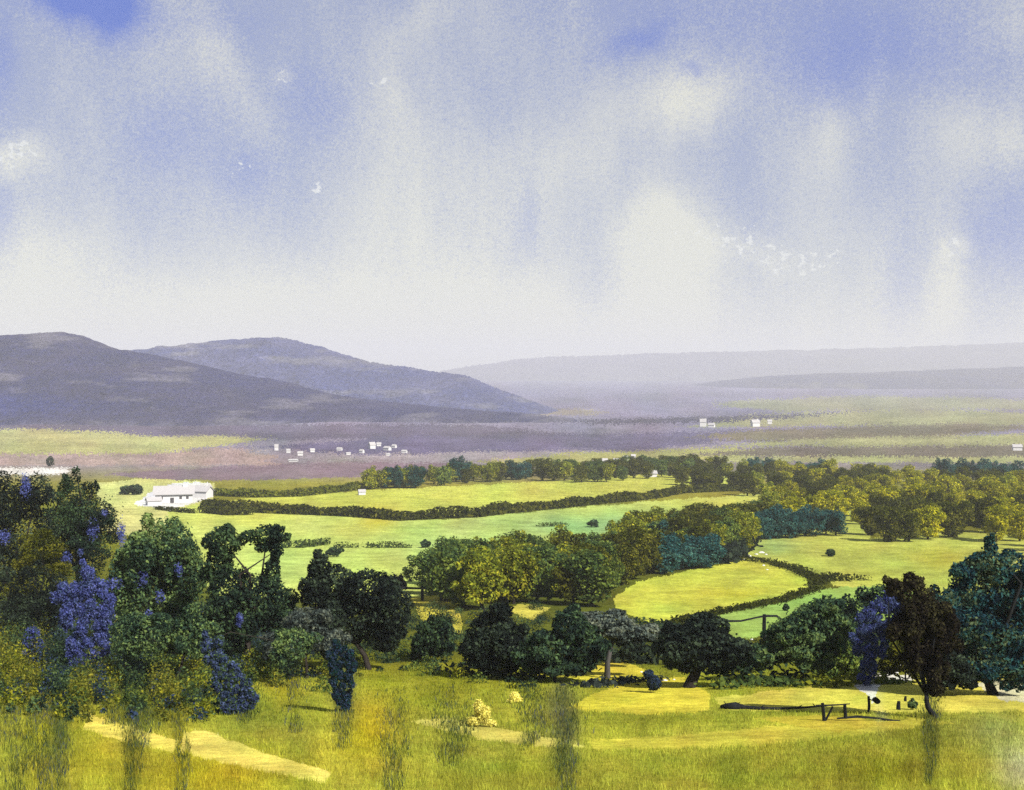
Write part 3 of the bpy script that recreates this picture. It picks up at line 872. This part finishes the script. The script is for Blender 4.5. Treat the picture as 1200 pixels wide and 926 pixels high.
def drip_region(n, r):
    out = []
    for (x, y0, y1, w) in DRIPS:
        a = ground_at(x, y0); b = ground_at(x, min(y1, 960))
        m = int(n * w * (y1 - y0) / sum(q[3] * (q[2] - q[1]) for q in DRIPS))
        t = r.random(m)
        d = np.exp(math.log(b[1]) + (math.log(a[1]) - math.log(b[1])) * t)
        broken = fbm(t * 7 + x, t * 0, 3, 29)
        width = w * (0.45 + 0.7 * (fbm(t * 4 + 3 * x, t * 0, 3, 27) * 0.5 + 0.5)) * (0.4 + 0.6 * t)
        u = (x + width * r.normal(size=m) + 9 * fbm(t * 3 + 2 * x, 0 * d, 3, 15) - CX) / F
        keep = r.random(m) < np.clip(np.sin(math.pi * np.clip(t * 0.75 + 0.12, 0, 1)) * (0.62 + 0.8 * broken), 0, 1)
        xx = u * d
        out.append(np.stack([xx, d, ground_z(xx, d)], -1)[keep])
    return np.concatenate(out)


def drip_c(P, px, py, r):
    pal = 2.2 * np.array([alb(54, 68, 40), alb(70, 84, 40), alb(92, 102, 44), alb(64, 84, 72), alb(120, 120, 44), alb(76, 82, 88)])
    n = fbm(px / 25, py / 40, 2, 55) * 0.5 + 0.5
    i = np.clip((n + 0.35 * r.normal(size=len(P)) * 0.7) * 6, 0, 5).astype(int)
    mixed = np.where(r.random((len(P), 1)) < 0.45, grass_c(P, px, py, r) * 0.75, pal[i])
    return mixed * (0.6 + 0.8 * r.random((len(P), 1)))


blades('undergrowth', 120000, drip_region, lambda P, px, py, r: (0.06 + 0.20 * r.random(len(P))) * (fbm(px / 4, py / 30, 3, 19) > -0.3), drip_c,
       'dark green rushes and weeds in ragged streaks down the near slope', 'undergrowth', 73, width=0.016, lean=0.25)


def build_scrub():
    """low thicket of mixed weeds, brambles and flowers at the foot of the left trees: nobody could count it."""
    r = np.random.default_rng(79)
    n = 2300
    px = np.where(r.random(n) < 0.74, r.uniform(-80, 345, n), r.uniform(330, 640, n)); py = 712 + 135 * r.random(n) ** 0.9
    lim = np.interp(px, [-80, 0, 120, 200, 260, 330, 420, 520, 640], [812, 822, 832, 826, 820, 796, 782, 786, 800]) + 10 * r.normal(size=n) + np.where(px < 440, 34 * fbm(px / 16, px * 0, 3, 59), 0)
    k = py < lim
    px = px[k]; py = py[k]; n = len(px)
    G = np.array([ground_at(a, b) for a, b in zip(px, py)])
    edge = np.clip((lim[k] - py) / 40, 0.15, 1)
    R = (0.4 + 0.9 * r.random(n) ** 1.5) * np.clip(1.15 - (py - 770) / 150, 0.45, 1.15) * (0.55 + 0.45 * edge)
    Hh = R * (0.8 + 0.9 * r.random(n)) * np.where(px < 330, 1.5, 0.8)
    P = []; C_ = []; Nn = []
    pals = [np.array([alb(*c) for c in p]) * 2.1 for p in (DARK, GREEN, MIDG, OLIVE, [(90, 98, 40), (112, 114, 42), (130, 126, 44)], VIOLETD[:2] + DARK[2:])]
    zone = fbm(px / 38, py / 60, 3, 57) + 0.25 * r.normal(size=n)
    for i in range(n):
        m = int(140 * R[i] * Hh[i] + 60)
        d = r.normal(size=(m, 3)); d /= np.linalg.norm(d, axis=1, keepdims=True); d[:, 2] = np.abs(d[:, 2])
        rad = 0.5 + 0.55 * r.random(m)
        P.append(G[i] + d * rad[:, None] * [R[i], R[i], Hh[i]])
        Nn.append(d + 0.8 * r.normal(size=(m, 3)))
        z = zone[i] - (py[i] - 800) / 110
        q = 0 if z > 0.35 else 1 if z > 0.12 else 2 if z > -0.08 else 3 if z > -0.25 else 4
        if r.random() < 0.16 and px[i] < 420: q = 5
        pl = pals[q]
        C_.append(pl[r.integers(0, len(pl), m)] * (0.5 + 0.9 * r.random((m, 1))))
    P = np.concatenate(P); Nn = np.concatenate(Nn); C_ = np.concatenate(C_)
    V, Fq = leaf_quads(P, Nn, 0.085 * (0.6 + 0.8 * r.random(len(P))), r)
    o = mesh('scrub', V, Fq, M_LEAF, np.repeat(C_, 4, 0))
    tag(o, 'mixed olive, green and slate-blue scrub at the foot of the dark left trees', 'scrub', None, 'stuff')


build_scrub()


# ------------------------------------------------------------------ fences and timber
def beam(a, b, wa, wb=None, sides=6):
    wb = wb or wa
    a = np.array(a, float); b = np.array(b, float)
    m = (a + b) / 2 + rng.normal(size=3) * 0.01 * np.linalg.norm(b - a)
    return tube([a, m, b], [wa, (wa + wb) / 2, wb], sides)


def pt(px, py, d):
    return np.array([(px - CX) / F * d, d, ZC - (py - HY) / F * d])


# rail fence beside the jet black bush
g = ground_at(506, 704); d = g[1]; s = d / F
root = empty('rail_fence', g); tag(root, 'dark two-post rail fence running right from the jet black bush', 'fence')
V, Fc = beam(pt(470, 689, d) - g, pt(538, 690, d) - g, 1.4 * s, 1.0 * s); mesh('rail', V, Fc, M_TIMBER, parent=root)
for x in (495, 517):
    V, Fc = beam(pt(x, 706, d) - g, pt(x, 687, d) - g, 2.0 * s, 1.7 * s); mesh('post', V, Fc, M_TIMBER, parent=root)

# broken gatepost with a crooked rail
g = ground_at(896, 752); d = g[1]; s = d / F
root = empty('broken_gate', g); tag(root, 'dark broken gatepost with one crooked rail in the fresh green field', 'gate')
V, Fc = beam(pt(896, 752, d) - g, pt(896, 720, d) - g, 2.6 * s, 2.0 * s); mesh('post', V, Fc, M_TIMBER, parent=root)
V, Fc = join([tube([pt(842, 728, d) - g, pt(868, 728, d) - g, pt(886, 724, d) - g, pt(896, 722, d) - g], [1.4 * s, 1.2 * s, 1.0 * s, 1.2 * s], 6)])
mesh('rail', V, Fc, M_TIMBER, parent=root)
V, Fc = tube([pt(896, 722, d) - g, pt(910, 722, d) - g, pt(917, 727, d) - g, pt(918, 732, d) - g], [1.4 * s, 1.4 * s, 1.2 * s, 0.8 * s], 6)
mesh('branch', V, Fc, M_TIMBER, parent=root)

# collapsed fence in the pale yellow meadow
g = ground_at(990, 845); d = g[1]; s = d / F
root = empty('collapsed_fence', g); tag(root, 'collapsed black timber fence with two posts in the pale yellow meadow', 'fence')
V, Fc = join([beam(pt(966, 848, d) - g, pt(964, 824, d) - g, 2.2 * s, 1.8 * s), beam(pt(967, 846, d) - g + [0, .05, 0], pt(976, 828, d) - g, 1.2 * s)]); mesh('post', V, Fc, M_TIMBER, parent=root)
V, Fc = beam(pt(991, 842, d) - g, pt(990, 825, d) - g, 2.2 * s, 1.8 * s); mesh('post', V, Fc, M_TIMBER, parent=root)
V, Fc = beam(pt(956, 827, d) - g, pt(996, 825, d) - g, 1.1 * s, 0.7 * s); mesh('rail', V, Fc, M_TIMBER, parent=root)
V, Fc = tube([pt(981, 842, d) - g, pt(1005, 840, d) - g, pt(1030, 842, d) - g, pt(1046, 845, d) - g, pt(1055, 845, d) - g], [1.0 * s, 1.6 * s, 1.1 * s, 1.8 * s, 1.4 * s], 6)
mesh('rail', V, Fc, M_TIMBER, parent=root)

# fallen log left of the fence
g = ground_at(900, 830); d = g[1]; s = d / F
lp = [(846, 830, 2.4), (852, 831, 4.2), (862, 831, 4.6), (872, 831, 2.8), (890, 832, 2.2), (912, 832, 2.0), (935, 831, 1.7), (955, 829, 1.4), (975, 827, 1.0), (990, 826, 0.6)]
gp = [ground_at(x, y) + [0, 0, 0.6 * w * s] for x, y, w in lp]
parts = [tube([p - g for p in gp], [w * s * rng.uniform(0.85, 1.15) for x, y, w in lp], 9)]
for k, dx, dz in ((1, -4, 7), (2, 5, 6), (4, 6, 5), (6, 5, 4), (7, -3, 4)):
    a = gp[k] - g
    parts.append(tube([a, a + np.array([dx * 0.5, -1, dz * 0.6]) * s, a + np.array([dx, -1.5, dz]) * s], [0.9 * s, 0.6 * s, 0.3 * s], 5))
V, Fc = join(parts)
o = mesh('fallen_log', V, Fc, M_TIMBER, smooth=True, loc=g); tag(o, 'long dark fallen log lying left of the collapsed fence', 'log')

# lone signpost-like stub and stumps
g = ground_at(1018, 835); d = g[1]; s = d / F
root = empty('fence_post', g); tag(root, 'upright black post with a dark flag-shaped board right of the collapsed fence', 'post')
V, Fc = beam((0, 0, -0.1), pt(1018, 816, d) - g, 1.7 * s, 1.5 * s); mesh('post', V, Fc, M_TIMBER, parent=root)
c = pt(1027, 821, d) - g
a = np.linspace(0, 2 * math.pi, 15)[:-1]
ring = np.stack([c[0] + 4.2 * s * np.cos(a) * (1 + .2 * np.cos(2 * a)), 0 * a, c[2] + 4.0 * s * np.sin(a) - 1.2 * s * np.cos(a)], -1)
Vb = np.concatenate([ring + [0, 0.02, 0], ring - [0, 0.02, 0]])
fb = [list(range(14)), list(range(27, 13, -1))] + [[k, 14 + k, 14 + (k + 1) % 14, (k + 1) % 14] for k in range(14)]
mesh('board', Vb, fb, M_TIMBER, parent=root)
V, Fc = beam(c - [4.5 * s, 0, 0], pt(1018, 819, d) - g, 0.7 * s); mesh('bracket', V, Fc, M_TIMBER, parent=root)
for (x, y0, y1, w, lab) in [(1053, 832, 822, 2.4, 'short black stump right of the post with the board'), (1061, 822, 816, 1.6, 'tiny black stump behind the short black stump')]:
    g = ground_at(x, y0); s = g[1] / F
    V, Fc = tube([(0, 0, -0.1), (0, 0, 0.4 * (y0 - y1) * s), (0.02, 0, (y0 - y1) * s)], [w * 1.15 * s, w * s, w * 0.75 * s], 8)
    o = mesh('stump', V, Fc, M_TIMBER, loc=g); tag(o, lab, 'stump')
tree('small dark green tuft bush beside the black stumps', (1071, 832), [(1070, 826, 6, 6)], GREEN, 900, 0.05, 'bush', 'bush', trunk=False, leaf_name='foliage')
STRAW = [(206, 196, 92), (220, 212, 110), (230, 222, 126), (196, 184, 84)]
tree('pale straw-coloured tussock leaning upright in the foreground', (565, 852), [(561, 828, 6, 8), (566, 838, 9, 10), (556, 845, 8, 6), (574, 848, 8, 5)], STRAW, 5000, 0.05, 'tussock', 'tussock', trunk=False, leaf_name='blades')
tree('small pale tussock like a little tent on the slope', (604, 824), [(603, 816, 6, 5), (604, 821, 9, 4)], STRAW, 2500, 0.05, 'tussock', 'tussock', trunk=False, leaf_name='blades')
tree('pale dry tussock beneath the grey-green tree', (136, 738), [(133, 722, 3, 5), (138, 728, 5, 5)], STRAW, 1500, 0.07, 'tussock', 'tussock', trunk=False, leaf_name='blades')


# ------------------------------------------------------------------ white farm and far houses
def house(base, w_px, h_px, label, group=None, ridge_turn=0.0, roof=None, detail=False, name='house', cat='house', depth_ratio=0.7):
    g = ground_at(*base); d = g[1]; s = d / F
    w = w_px * s; h = h_px * s * 0.62; rh = h_px * s * 0.38; dp = w * depth_ratio
    root = empty(name, g); root.rotation_euler = (0, 0, ridge_turn)
    tag(root, label, cat, group)
    x, y = w / 2, dp / 2
    V = [(-x, -y, -1.5), (x, -y, -1.5), (x, y, -1.5), (-x, y, -1.5), (-x, -y, h), (x, -y, h), (x, y, h), (-x, y, h), (-x, 0, h + rh), (x, 0, h + rh)]
    Fc = [[0, 1, 5, 4], [2, 3, 7, 6], [1, 2, 6, 9, 5], [3, 0, 4, 8, 7]]
    mesh('wall', V, Fc, M_WHITE, parent=root)
    e = 0.06 * w; t = 0.05 * rh + 0.15
    k = rh / y
    R = [(-x - e, -y - e, h - k * e), (x + e, -y - e, h - k * e), (x + e, 0, h + rh), (-x - e, 0, h + rh), (x + e, y + e, h - k * e), (-x - e, y + e, h - k * e)]
    R2 = [(a, b, c + t) for a, b, c in R]
    n = 6
    Fr = [[0, 3, 2, 1], [3, 5, 4, 2], [6, 7, 8, 9], [9, 8, 10, 11], [0, 1, 7, 6], [1, 2, 8, 7], [2, 4, 10, 8], [4, 5, 11, 10], [5, 3, 9, 11], [3, 0, 6, 9]]
    rf = mesh('roof', R + R2, Fr, roof or M_ROOF, parent=root)
    # chimney
    if detail or w > 6:
        cw = 0.06 * w
        V = [(0.3 * w + a * cw, b * cw, c) for c in (h + rh * 0.7, h + rh * 1.35) for a, b in ((-1, -1), (1, -1), (1, 1), (-1, 1))]
        mesh('chimney', V, [[0, 1, 5, 4], [1, 2, 6, 5], [2, 3, 7, 6], [3, 0, 4, 7], [4, 5, 6, 7]], M_WHITE, parent=rf)
    def panel(nm, cx, cz, pw, ph):
        V = [(cx - pw, -y - 0.05, cz - ph), (cx + pw, -y - 0.05, cz - ph), (cx + pw, -y - 0.05, cz + ph), (cx - pw, -y - 0.05, cz + ph)]
        V += [(a, -y + 0.1, c) for a, b, c in V]
        mesh(nm, V, [[0, 1, 2, 3], [0, 4, 5, 1], [1, 5, 6, 2], [2, 6, 7, 3], [3, 7, 4, 0]], M_DOOR, parent=root)
    if detail:
        panel('door', -0.05 * w, h * 0.28, 0.05 * w, h * 0.28)
        for cx in (-0.33, 0.18, 0.36): panel('window', cx * w, h * 0.55, 0.035 * w, h * 0.14)
    return root


house((204, 589), 42, 19, 'largest white barn in the chalk farmyard', None, 0.25, detail=True, name='barn', cat='barn', depth_ratio=0.5)
house((236, 583), 22, 13, 'low white outbuilding at the right end of the chalk farmyard', None, -0.3, detail=False, name='barn', cat='barn')
house((180, 592), 16, 9, 'small white shed at the left corner of the chalk farmyard', None, 0.5, name='shed', cat='shed')
VG = 'white houses of the village on the plain'
for i, (x, y, w, h) in enumerate([(324, 528, 5, 9), (338, 531, 5, 5), (352, 534, 7, 6), (344, 541, 12, 4), (366, 530, 6, 5), (398, 528, 7, 5), (408, 533, 6, 4), (424, 531, 6, 5),
                                  (436, 526, 8, 8), (444, 523, 6, 5), (454, 528, 9, 7), (462, 525, 6, 5), (474, 531, 7, 5), (455, 534, 5, 4)]):
    house((x, y), w * .85, h * random.uniform(.65, .95), 'small white house in the village below the dark heather hill', VG, random.uniform(-0.6, 0.6))
VG2 = 'white houses behind the narrow belt'
for i, (x, y, w, h) in enumerate([(686, 547, 8, 7), (698, 545, 8, 7), (708, 544, 9, 8), (722, 543, 7, 7), (733, 541, 8, 7), (742, 538, 6, 6), (662, 548, 5, 4)]):
    house((x, y), w * .85, h * random.uniform(.65, .95), 'small white house standing behind the narrow belt of trees', VG2, random.uniform(-0.6, 0.6))
VG3 = 'white farmhouses out on the right of the plain'
for (x, y, w, h, l) in [(824, 500, 7, 9, 'tall white farmhouse, left of the pair far out on the plain'), (834, 501, 7, 5, 'low white farmhouse, right of the pair far out on the plain'),
                        (885, 500, 9, 8, 'lone broad white farmhouse far out on the right of the plain'), (902, 497, 5, 5, 'tiny white farmhouse right of the lone broad one')]:
    house((x, y), w, h, l, VG3, random.uniform(-0.5, 0.5))
house((762, 559), 14, 7, 'long low white house among the trees of the narrow belt', None, 0.1)
house((1192, 528), 10, 7, 'white house on the plain at the far right edge', None, -0.2)
house((424, 580), 8, 6, 'pale cottage beside the thick olive hedge', None, 0.3)

# ------------------------------------------------------------------ pale boulders
BG = 'pale limestone boulders at the field edges'


def rock_mesh(seed):
    import bmesh
    bm = bmesh.new(); bmesh.ops.create_icosphere(bm, subdivisions=3, radius=1)
    r = np.random.default_rng(seed); o = r.uniform(0, 50, 3)
    for v in bm.verts:
        n = fbm(np.array(v.co.x * 1.2 + o[0] + v.co.z), np.array(v.co.y * 1.2 + o[1] - v.co.z), 3, seed)
        v.co *= 1 + 0.4 * float(n); v.co.z *= 0.65
    me = bpy.data.meshes.new('boulder'); bm.to_mesh(me); bm.free(); me.materials.append(M_STONE)
    return me


ROCKS = [rock_mesh(k) for k in (3, 9, 15)]
for i, (x, y, w, l) in enumerate([(878, 652, 5, 0), (886, 650, 4, 0), (893, 648, 5, 0), (898, 650, 3, 0), (872, 656, 3, 0), (895, 663, 3, 0), (899, 668, 3, 0),
                                  (881, 750, 4, 1), (889, 757, 3, 1), (883, 766, 4, 1), (878, 772, 3, 1), (902, 746, 3, 1),
                                  (988, 788, 5, 2), (996, 786, 6, 2), (1003, 787, 4, 2), (1045, 783, 7, 3), (1055, 781, 6, 3), (1063, 782, 8, 3), (1072, 783, 7, 3), (1050, 789, 6, 3), (1066, 790, 7, 3), (1040, 790, 5, 3),
                                  (756, 796, 3, 4), (768, 795, 4, 4), (761, 803, 3, 4), (780, 798, 5, 4), (790, 797, 3, 4), (752, 788, 3, 4)]):
    lab = ['pale boulder at the top corner of the bright yellow field', 'pale boulder on the bank below the broken gatepost', 'pale boulder under the tall violet spire',
           'pale boulder in the heap beside the leaning black-brown tree', 'pale boulder beside the pointed yellow meadow patch'][l]
    g = ground_at(x, y); s = w / 2 * g[1] / F
    o = bpy.data.objects.new('boulder', ROCKS[i % 3]); C.objects.link(o)
    o.location = [float(a) for a in g]; o.scale = (s * random.uniform(.9, 1.3), s, s * random.uniform(.8, 1.1)); o.rotation_euler = (0, 0, random.uniform(0, 6))
    tag(o, lab, 'boulder', BG + [' by the yellow field', ' by the gatepost', ' under the spire', ' by the leaning tree', ' by the pointed meadow'][l])

# ------------------------------------------------------------------ the air
HB = (-16000, 16000, -300, 14500, -15, ZC + 340)
x0, x1, y0, y1, z0, z1 = HB
V = [(x0, y0, z0), (x1, y0, z0), (x1, y1, z0), (x0, y1, z0), (x0, y0, z1), (x1, y0, z1), (x1, y1, z1), (x0, y1, z1)]
hm, nt, N, L = node_mat('valley_haze')
pv = N.new('ShaderNodeVolumePrincipled')
pv.inputs['Color'].default_value = (0.865, 0.875, 0.905, 1)
pv.inputs['Density'].default_value = 0.00014
pv.inputs['Anisotropy'].default_value = 0.0
o = N.new('ShaderNodeOutputMaterial'); L.new(pv.outputs[0], o.inputs['Volume'])
hz = mesh('haze', V, [[3, 2, 1, 0], [4, 5, 6, 7], [0, 1, 5, 4], [1, 2, 6, 5], [2, 3, 7, 6], [3, 0, 4, 7]], hm)
tag(hz, 'thin lavender haze lying over the valley and far hills', 'haze', None, 'stuff')

# ------------------------------------------------------------------ sun and sky
SUN_AZ, SUN_EL = math.radians(140), math.radians(40)
sd = Vector((math.sin(SUN_AZ) * math.cos(SUN_EL), math.cos(SUN_AZ) * math.cos(SUN_EL), math.sin(SUN_EL)))
sl = bpy.data.lights.new('sun', 'SUN'); sl.energy = 4.6; sl.angle = math.radians(0.5); sl.color = (1.0, 0.95, 0.86)
so = bpy.data.objects.new('sun', sl); C.objects.link(so); so.rotation_euler = (-sd).to_track_quat('-Z', 'Y').to_euler(); so.location = (0, 0, 300)

w = bpy.data.worlds.new('World'); scene.world = w; w.use_nodes = True
nt = w.node_tree; N = nt.nodes; L = nt.links; N.clear()
STR = 0.1


def mth(op, a, b=None, c=None, clamp=False):
    n = N.new('ShaderNodeMath'); n.operation = op; n.use_clamp = clamp
    for i, v in enumerate((a, b, c)):
        if v is None: continue
        if isinstance(v, (int, float)): n.inputs[i].default_value = v
        else: L.new(v, n.inputs[i])
    return n.outputs[0]


tc = N.new('ShaderNodeTexCoord')
sep = N.new('ShaderNodeSeparateXYZ'); L.new(tc.outputs['Generated'], sep.inputs[0])
az = mth('ARCTAN2', sep.outputs['X'], sep.outputs['Y'])
el = mth('ARCSINE', sep.outputs['Z'])
cmb = N.new('ShaderNodeCombineXYZ'); L.new(az, cmb.inputs[0]); L.new(el, cmb.inputs[1])
AE = cmb.outputs[0]


def noise(vec, scale, det, rough=0.55, stretch=(1, 1, 1), off=0.0, rot=0.0):
    mp = N.new('ShaderNodeMapping'); mp.inputs['Scale'].default_value = stretch; mp.inputs['Rotation'].default_value = (0, 0, rot); mp.inputs['Location'].default_value = (off, off * 0.7, 0)
    L.new(vec, mp.inputs['Vector'])
    n = N.new('ShaderNodeTexNoise'); n.inputs['Scale'].default_value = scale; n.inputs['Detail'].default_value = det; n.inputs['Roughness'].default_value = rough
    L.new(mp.outputs[0], n.inputs['Vector'])
    return n


wn = noise(AE, 9.0, 5, 0.6, (1.3, 0.8, 1))
wv = N.new('ShaderNodeVectorMath'); wv.operation = 'MULTIPLY_ADD'
L.new(wn.outputs['Color'], wv.inputs[0]); wv.inputs[1].default_value = (0.055, 0.07, 0); wv.inputs[2].default_value = (-0.0275, -0.035, 0)
wa = N.new('ShaderNodeVectorMath'); wa.operation = 'ADD'; L.new(AE, wa.inputs[0]); L.new(wv.outputs[0], wa.inputs[1])
WARP = wa.outputs[0]


def ae(px, py):
    a = math.atan((px - CX) / F)
    return a, math.atan(-(py - HY) / F * math.cos(a))


def blobs(spec):
    acc = 0.0
    for (px, py, sx, sy, rot, amp) in spec:
        a, e = ae(px, py)
        mp = N.new('ShaderNodeMapping'); mp.vector_type = 'TEXTURE'
        mp.inputs['Location'].default_value = (a, e, 0); mp.inputs['Rotation'].default_value = (0, 0, math.radians(rot)); mp.inputs['Scale'].default_value = (sx / F, sy / F, 1)
        L.new(WARP, mp.inputs['Vector'])
        dt = N.new('ShaderNodeVectorMath'); dt.operation = 'DOT_PRODUCT'; L.new(mp.outputs[0], dt.inputs[0]); L.new(mp.outputs[0], dt.inputs[1])
        g = mth('EXPONENT', mth('MULTIPLY', dt.outputs['Value'], -1.0))
        acc = mth('MULTIPLY_ADD', g, amp, acc)
    return acc


WHITE = [(15, 185, 38, 22, 0, .9), (270, 85, 32, 75, 25, .55), (455, 115, 22, 40, 0, .35), (345, 103, 12, 12, 0, .4), (800, 112, 80, 42, 8, .85), (775, 275, 52, 45, 0, .9), (770, 340, 60, 70, 0, .5),
         (965, 165, 34, 62, 0, .5), (1025, 110, 14, 40, 0, .3), (1165, 165, 80, 40, 0, .5), (1105, 345, 26, 60, 0, .6), (560, 260, 90, 100, 0, .45), (465, 200, 60, 110, 0, .4),
         (50, 290, 70, 60, 0, .55), (670, 190, 90, 60, 0, .35), (880, 290, 60, 20, -10, .35), (480, 25, 60, 30, 30, .3), (1195, 10, 30, 30, 0, .3), (1136, 300, 9, 9, 0, .8), (1106, 298, 7, 7, 0, .8), (90, 370, 170, 60, 0, .5), (360, 370, 200, 75, 0, .55), (620, 385, 250, 60, 0, .5)]
BLUE = [(112, -4, 54, 34, -10, 1.7), (60, -10, 40, 40, 0, .5), (0, 80, 14, 60, 0, .6), (200, 150, 60, 55, 0, .5), (375, 130, 40, 50, 0, .4), (285, 215, 40, 35, 0, .45), (740, 45, 50, 14, 25, .55), (815, 70, 18, 8, 0, .5),
        (950, 85, 60, 35, 0, .4), (1060, 60, 110, 55, 0, .5), (1180, 290, 45, 60, 0, .65), (850, 10, 200, 50, 0, .4), (620, 270, 18, 40, 0, .3), (1060, 340, 24, 60, 0, .45), (5, 250, 14, 40, 0, .4), (250, 20, 80, 30, 0, .25)]
Wb = blobs(WHITE); Bb = mth('MULTIPLY', blobs(BLUE), 0.85)
# general streaky cloud: soft, drawn out downwards like rain veils
st = noise(AE, 7.0, 6, 0.58, (1.9, 0.6, 1), 3.1, -0.3)
st2 = noise(AE, 22.0, 4, 0.55, (1.6, 0.6, 1), 8.1)
hz_w = mth('EXPONENT', mth('MULTIPLY', mth('MAXIMUM', el, 0.0), -12.0))
Wt = mth('ADD', Wb, mth('MULTIPLY', mth('SUBTRACT', st.outputs['Fac'], 0.5), 1.1))
Wt = mth('ADD', Wt, mth('MULTIPLY', mth('SUBTRACT', st2.outputs['Fac'], 0.5), 0.35))
Wt = mth('ADD', Wt, mth('MULTIPLY', hz_w, 0.95))
# granulation: tiny flecks of thin cloud
gr = noise(AE, 560.0, 2, 0.6, (1, 1, 1), 1.7)
gr2 = noise(AE, 190.0, 2, 0.6, (1, 1, 1), 5.7)
gsum = mth('ADD', mth('MULTIPLY', mth('SUBTRACT', gr.outputs['Fac'], 0.5), 0.9), mth('MULTIPLY', mth('SUBTRACT', gr2.outputs['Fac'], 0.5), 0.45))
Wt = mth('ADD', Wt, mth('MULTIPLY', gsum, 0.95), clamp=True)
Bt = mth('SUBTRACT', mth('ADD', Bb, mth('MULTIPLY', gsum, -0.7)), mth('MULTIPLY', mth('SUBTRACT', st.outputs['Fac'], 0.45), 0.4), clamp=True)


# crisp little cloud flecks where the thin cloud breaks up
fl = noise(AE, 150.0, 3, 0.6, (1, 1.15, 1), 2.2)
FR = [(860, 278, 90, 34, -5, 1), (1122, 300, 24, 14, 0, 1.3), (20, 180, 30, 20, 0, 1.2), (345, 102, 14, 12, 0, 1.2), (440, 105, 28, 12, 0, 1), (275, 205, 18, 14, 0, 1.1), (370, 222, 26, 12, 0, 1), (960, 300, 60, 14, 0, .9)]
fm = blobs(FR)
fv = mth('MULTIPLY', mth('ADD', mth('SUBTRACT', fl.outputs['Fac'], 0.815), mth('MULTIPLY', mth('MINIMUM', fm, 1.0), 0.29)), 16.0, clamp=True)


def skyc(r, g, b):
    return tuple(lin((r, g, b)) / EG / STR) + (1.0,)


def mix(fac, a, b):
    n = N.new('ShaderNodeMix'); n.data_type = 'RGBA'; n.clamp_factor = True
    if isinstance(fac, float): n.inputs[0].default_value = fac
    else: L.new(fac, n.inputs[0])
    for k, v in ((6, a), (7, b)):
        if isinstance(v, tuple): n.inputs[k].default_value = v
        else: L.new(v, n.inputs[k])
    return n.outputs[2]


sky = N.new('ShaderNodeTexSky'); sky.sky_type = 'NISHITA'; sky.sun_disc = False
sky.sun_elevation = SUN_EL; sky.sun_rotation = SUN_AZ; sky.altitude = 300; sky.air_density = 1.0; sky.dust_density = 0.6; sky.ozone_density = 2.5
c = mix(Wt, skyc(156, 165, 197), skyc(229, 227, 213))
c = mix(Bt, c, skyc(74, 106, 204))
c = mix(mth('MULTIPLY', fv, 0.8), c, skyc(238, 238, 234))
sc = N.new('ShaderNodeVectorMath'); sc.operation = 'SCALE'; L.new(sky.outputs[0], sc.inputs[0]); sc.inputs['Scale'].default_value = 0.9
c = mix(0.10, c, sc.outputs[0])
bg = N.new('ShaderNodeBackground'); L.new(c, bg.inputs['Color']); bg.inputs['Strength'].default_value = STR
ow = N.new('ShaderNodeOutputWorld'); L.new(bg.outputs[0], ow.inputs['Surface'])

# ------------------------------------------------------------------ camera and render settings
cam = bpy.data.cameras.new('camera'); co = bpy.data.objects.new('camera', cam); C.objects.link(co)
co.location = (0, 0, ZC); co.rotation_euler = (math.radians(90), 0, 0)
cam.sensor_width = 36; cam.lens = 36 * F / 1200; cam.shift_y = -(463 - HY) / 1200
cam.clip_start = 0.1; cam.clip_end = 60000
scene.camera = co
vs = scene.view_settings
scene.display_settings.display_device = 'sRGB'
vs.view_transform = 'Standard'; vs.look = 'None'; vs.exposure = EXPO; vs.gamma = 1.0; vs.use_curve_mapping = False
cy = scene.cycles
cy.max_bounces = 5; cy.diffuse_bounces = 2; cy.glossy_bounces = 1; cy.transmission_bounces = 2; cy.volume_bounces = 1; cy.transparent_max_bounces = 4
cy.use_denoising = False
cy.caustics_reflective = False; cy.caustics_refractive = False
cy.sample_clamp_indirect = 5
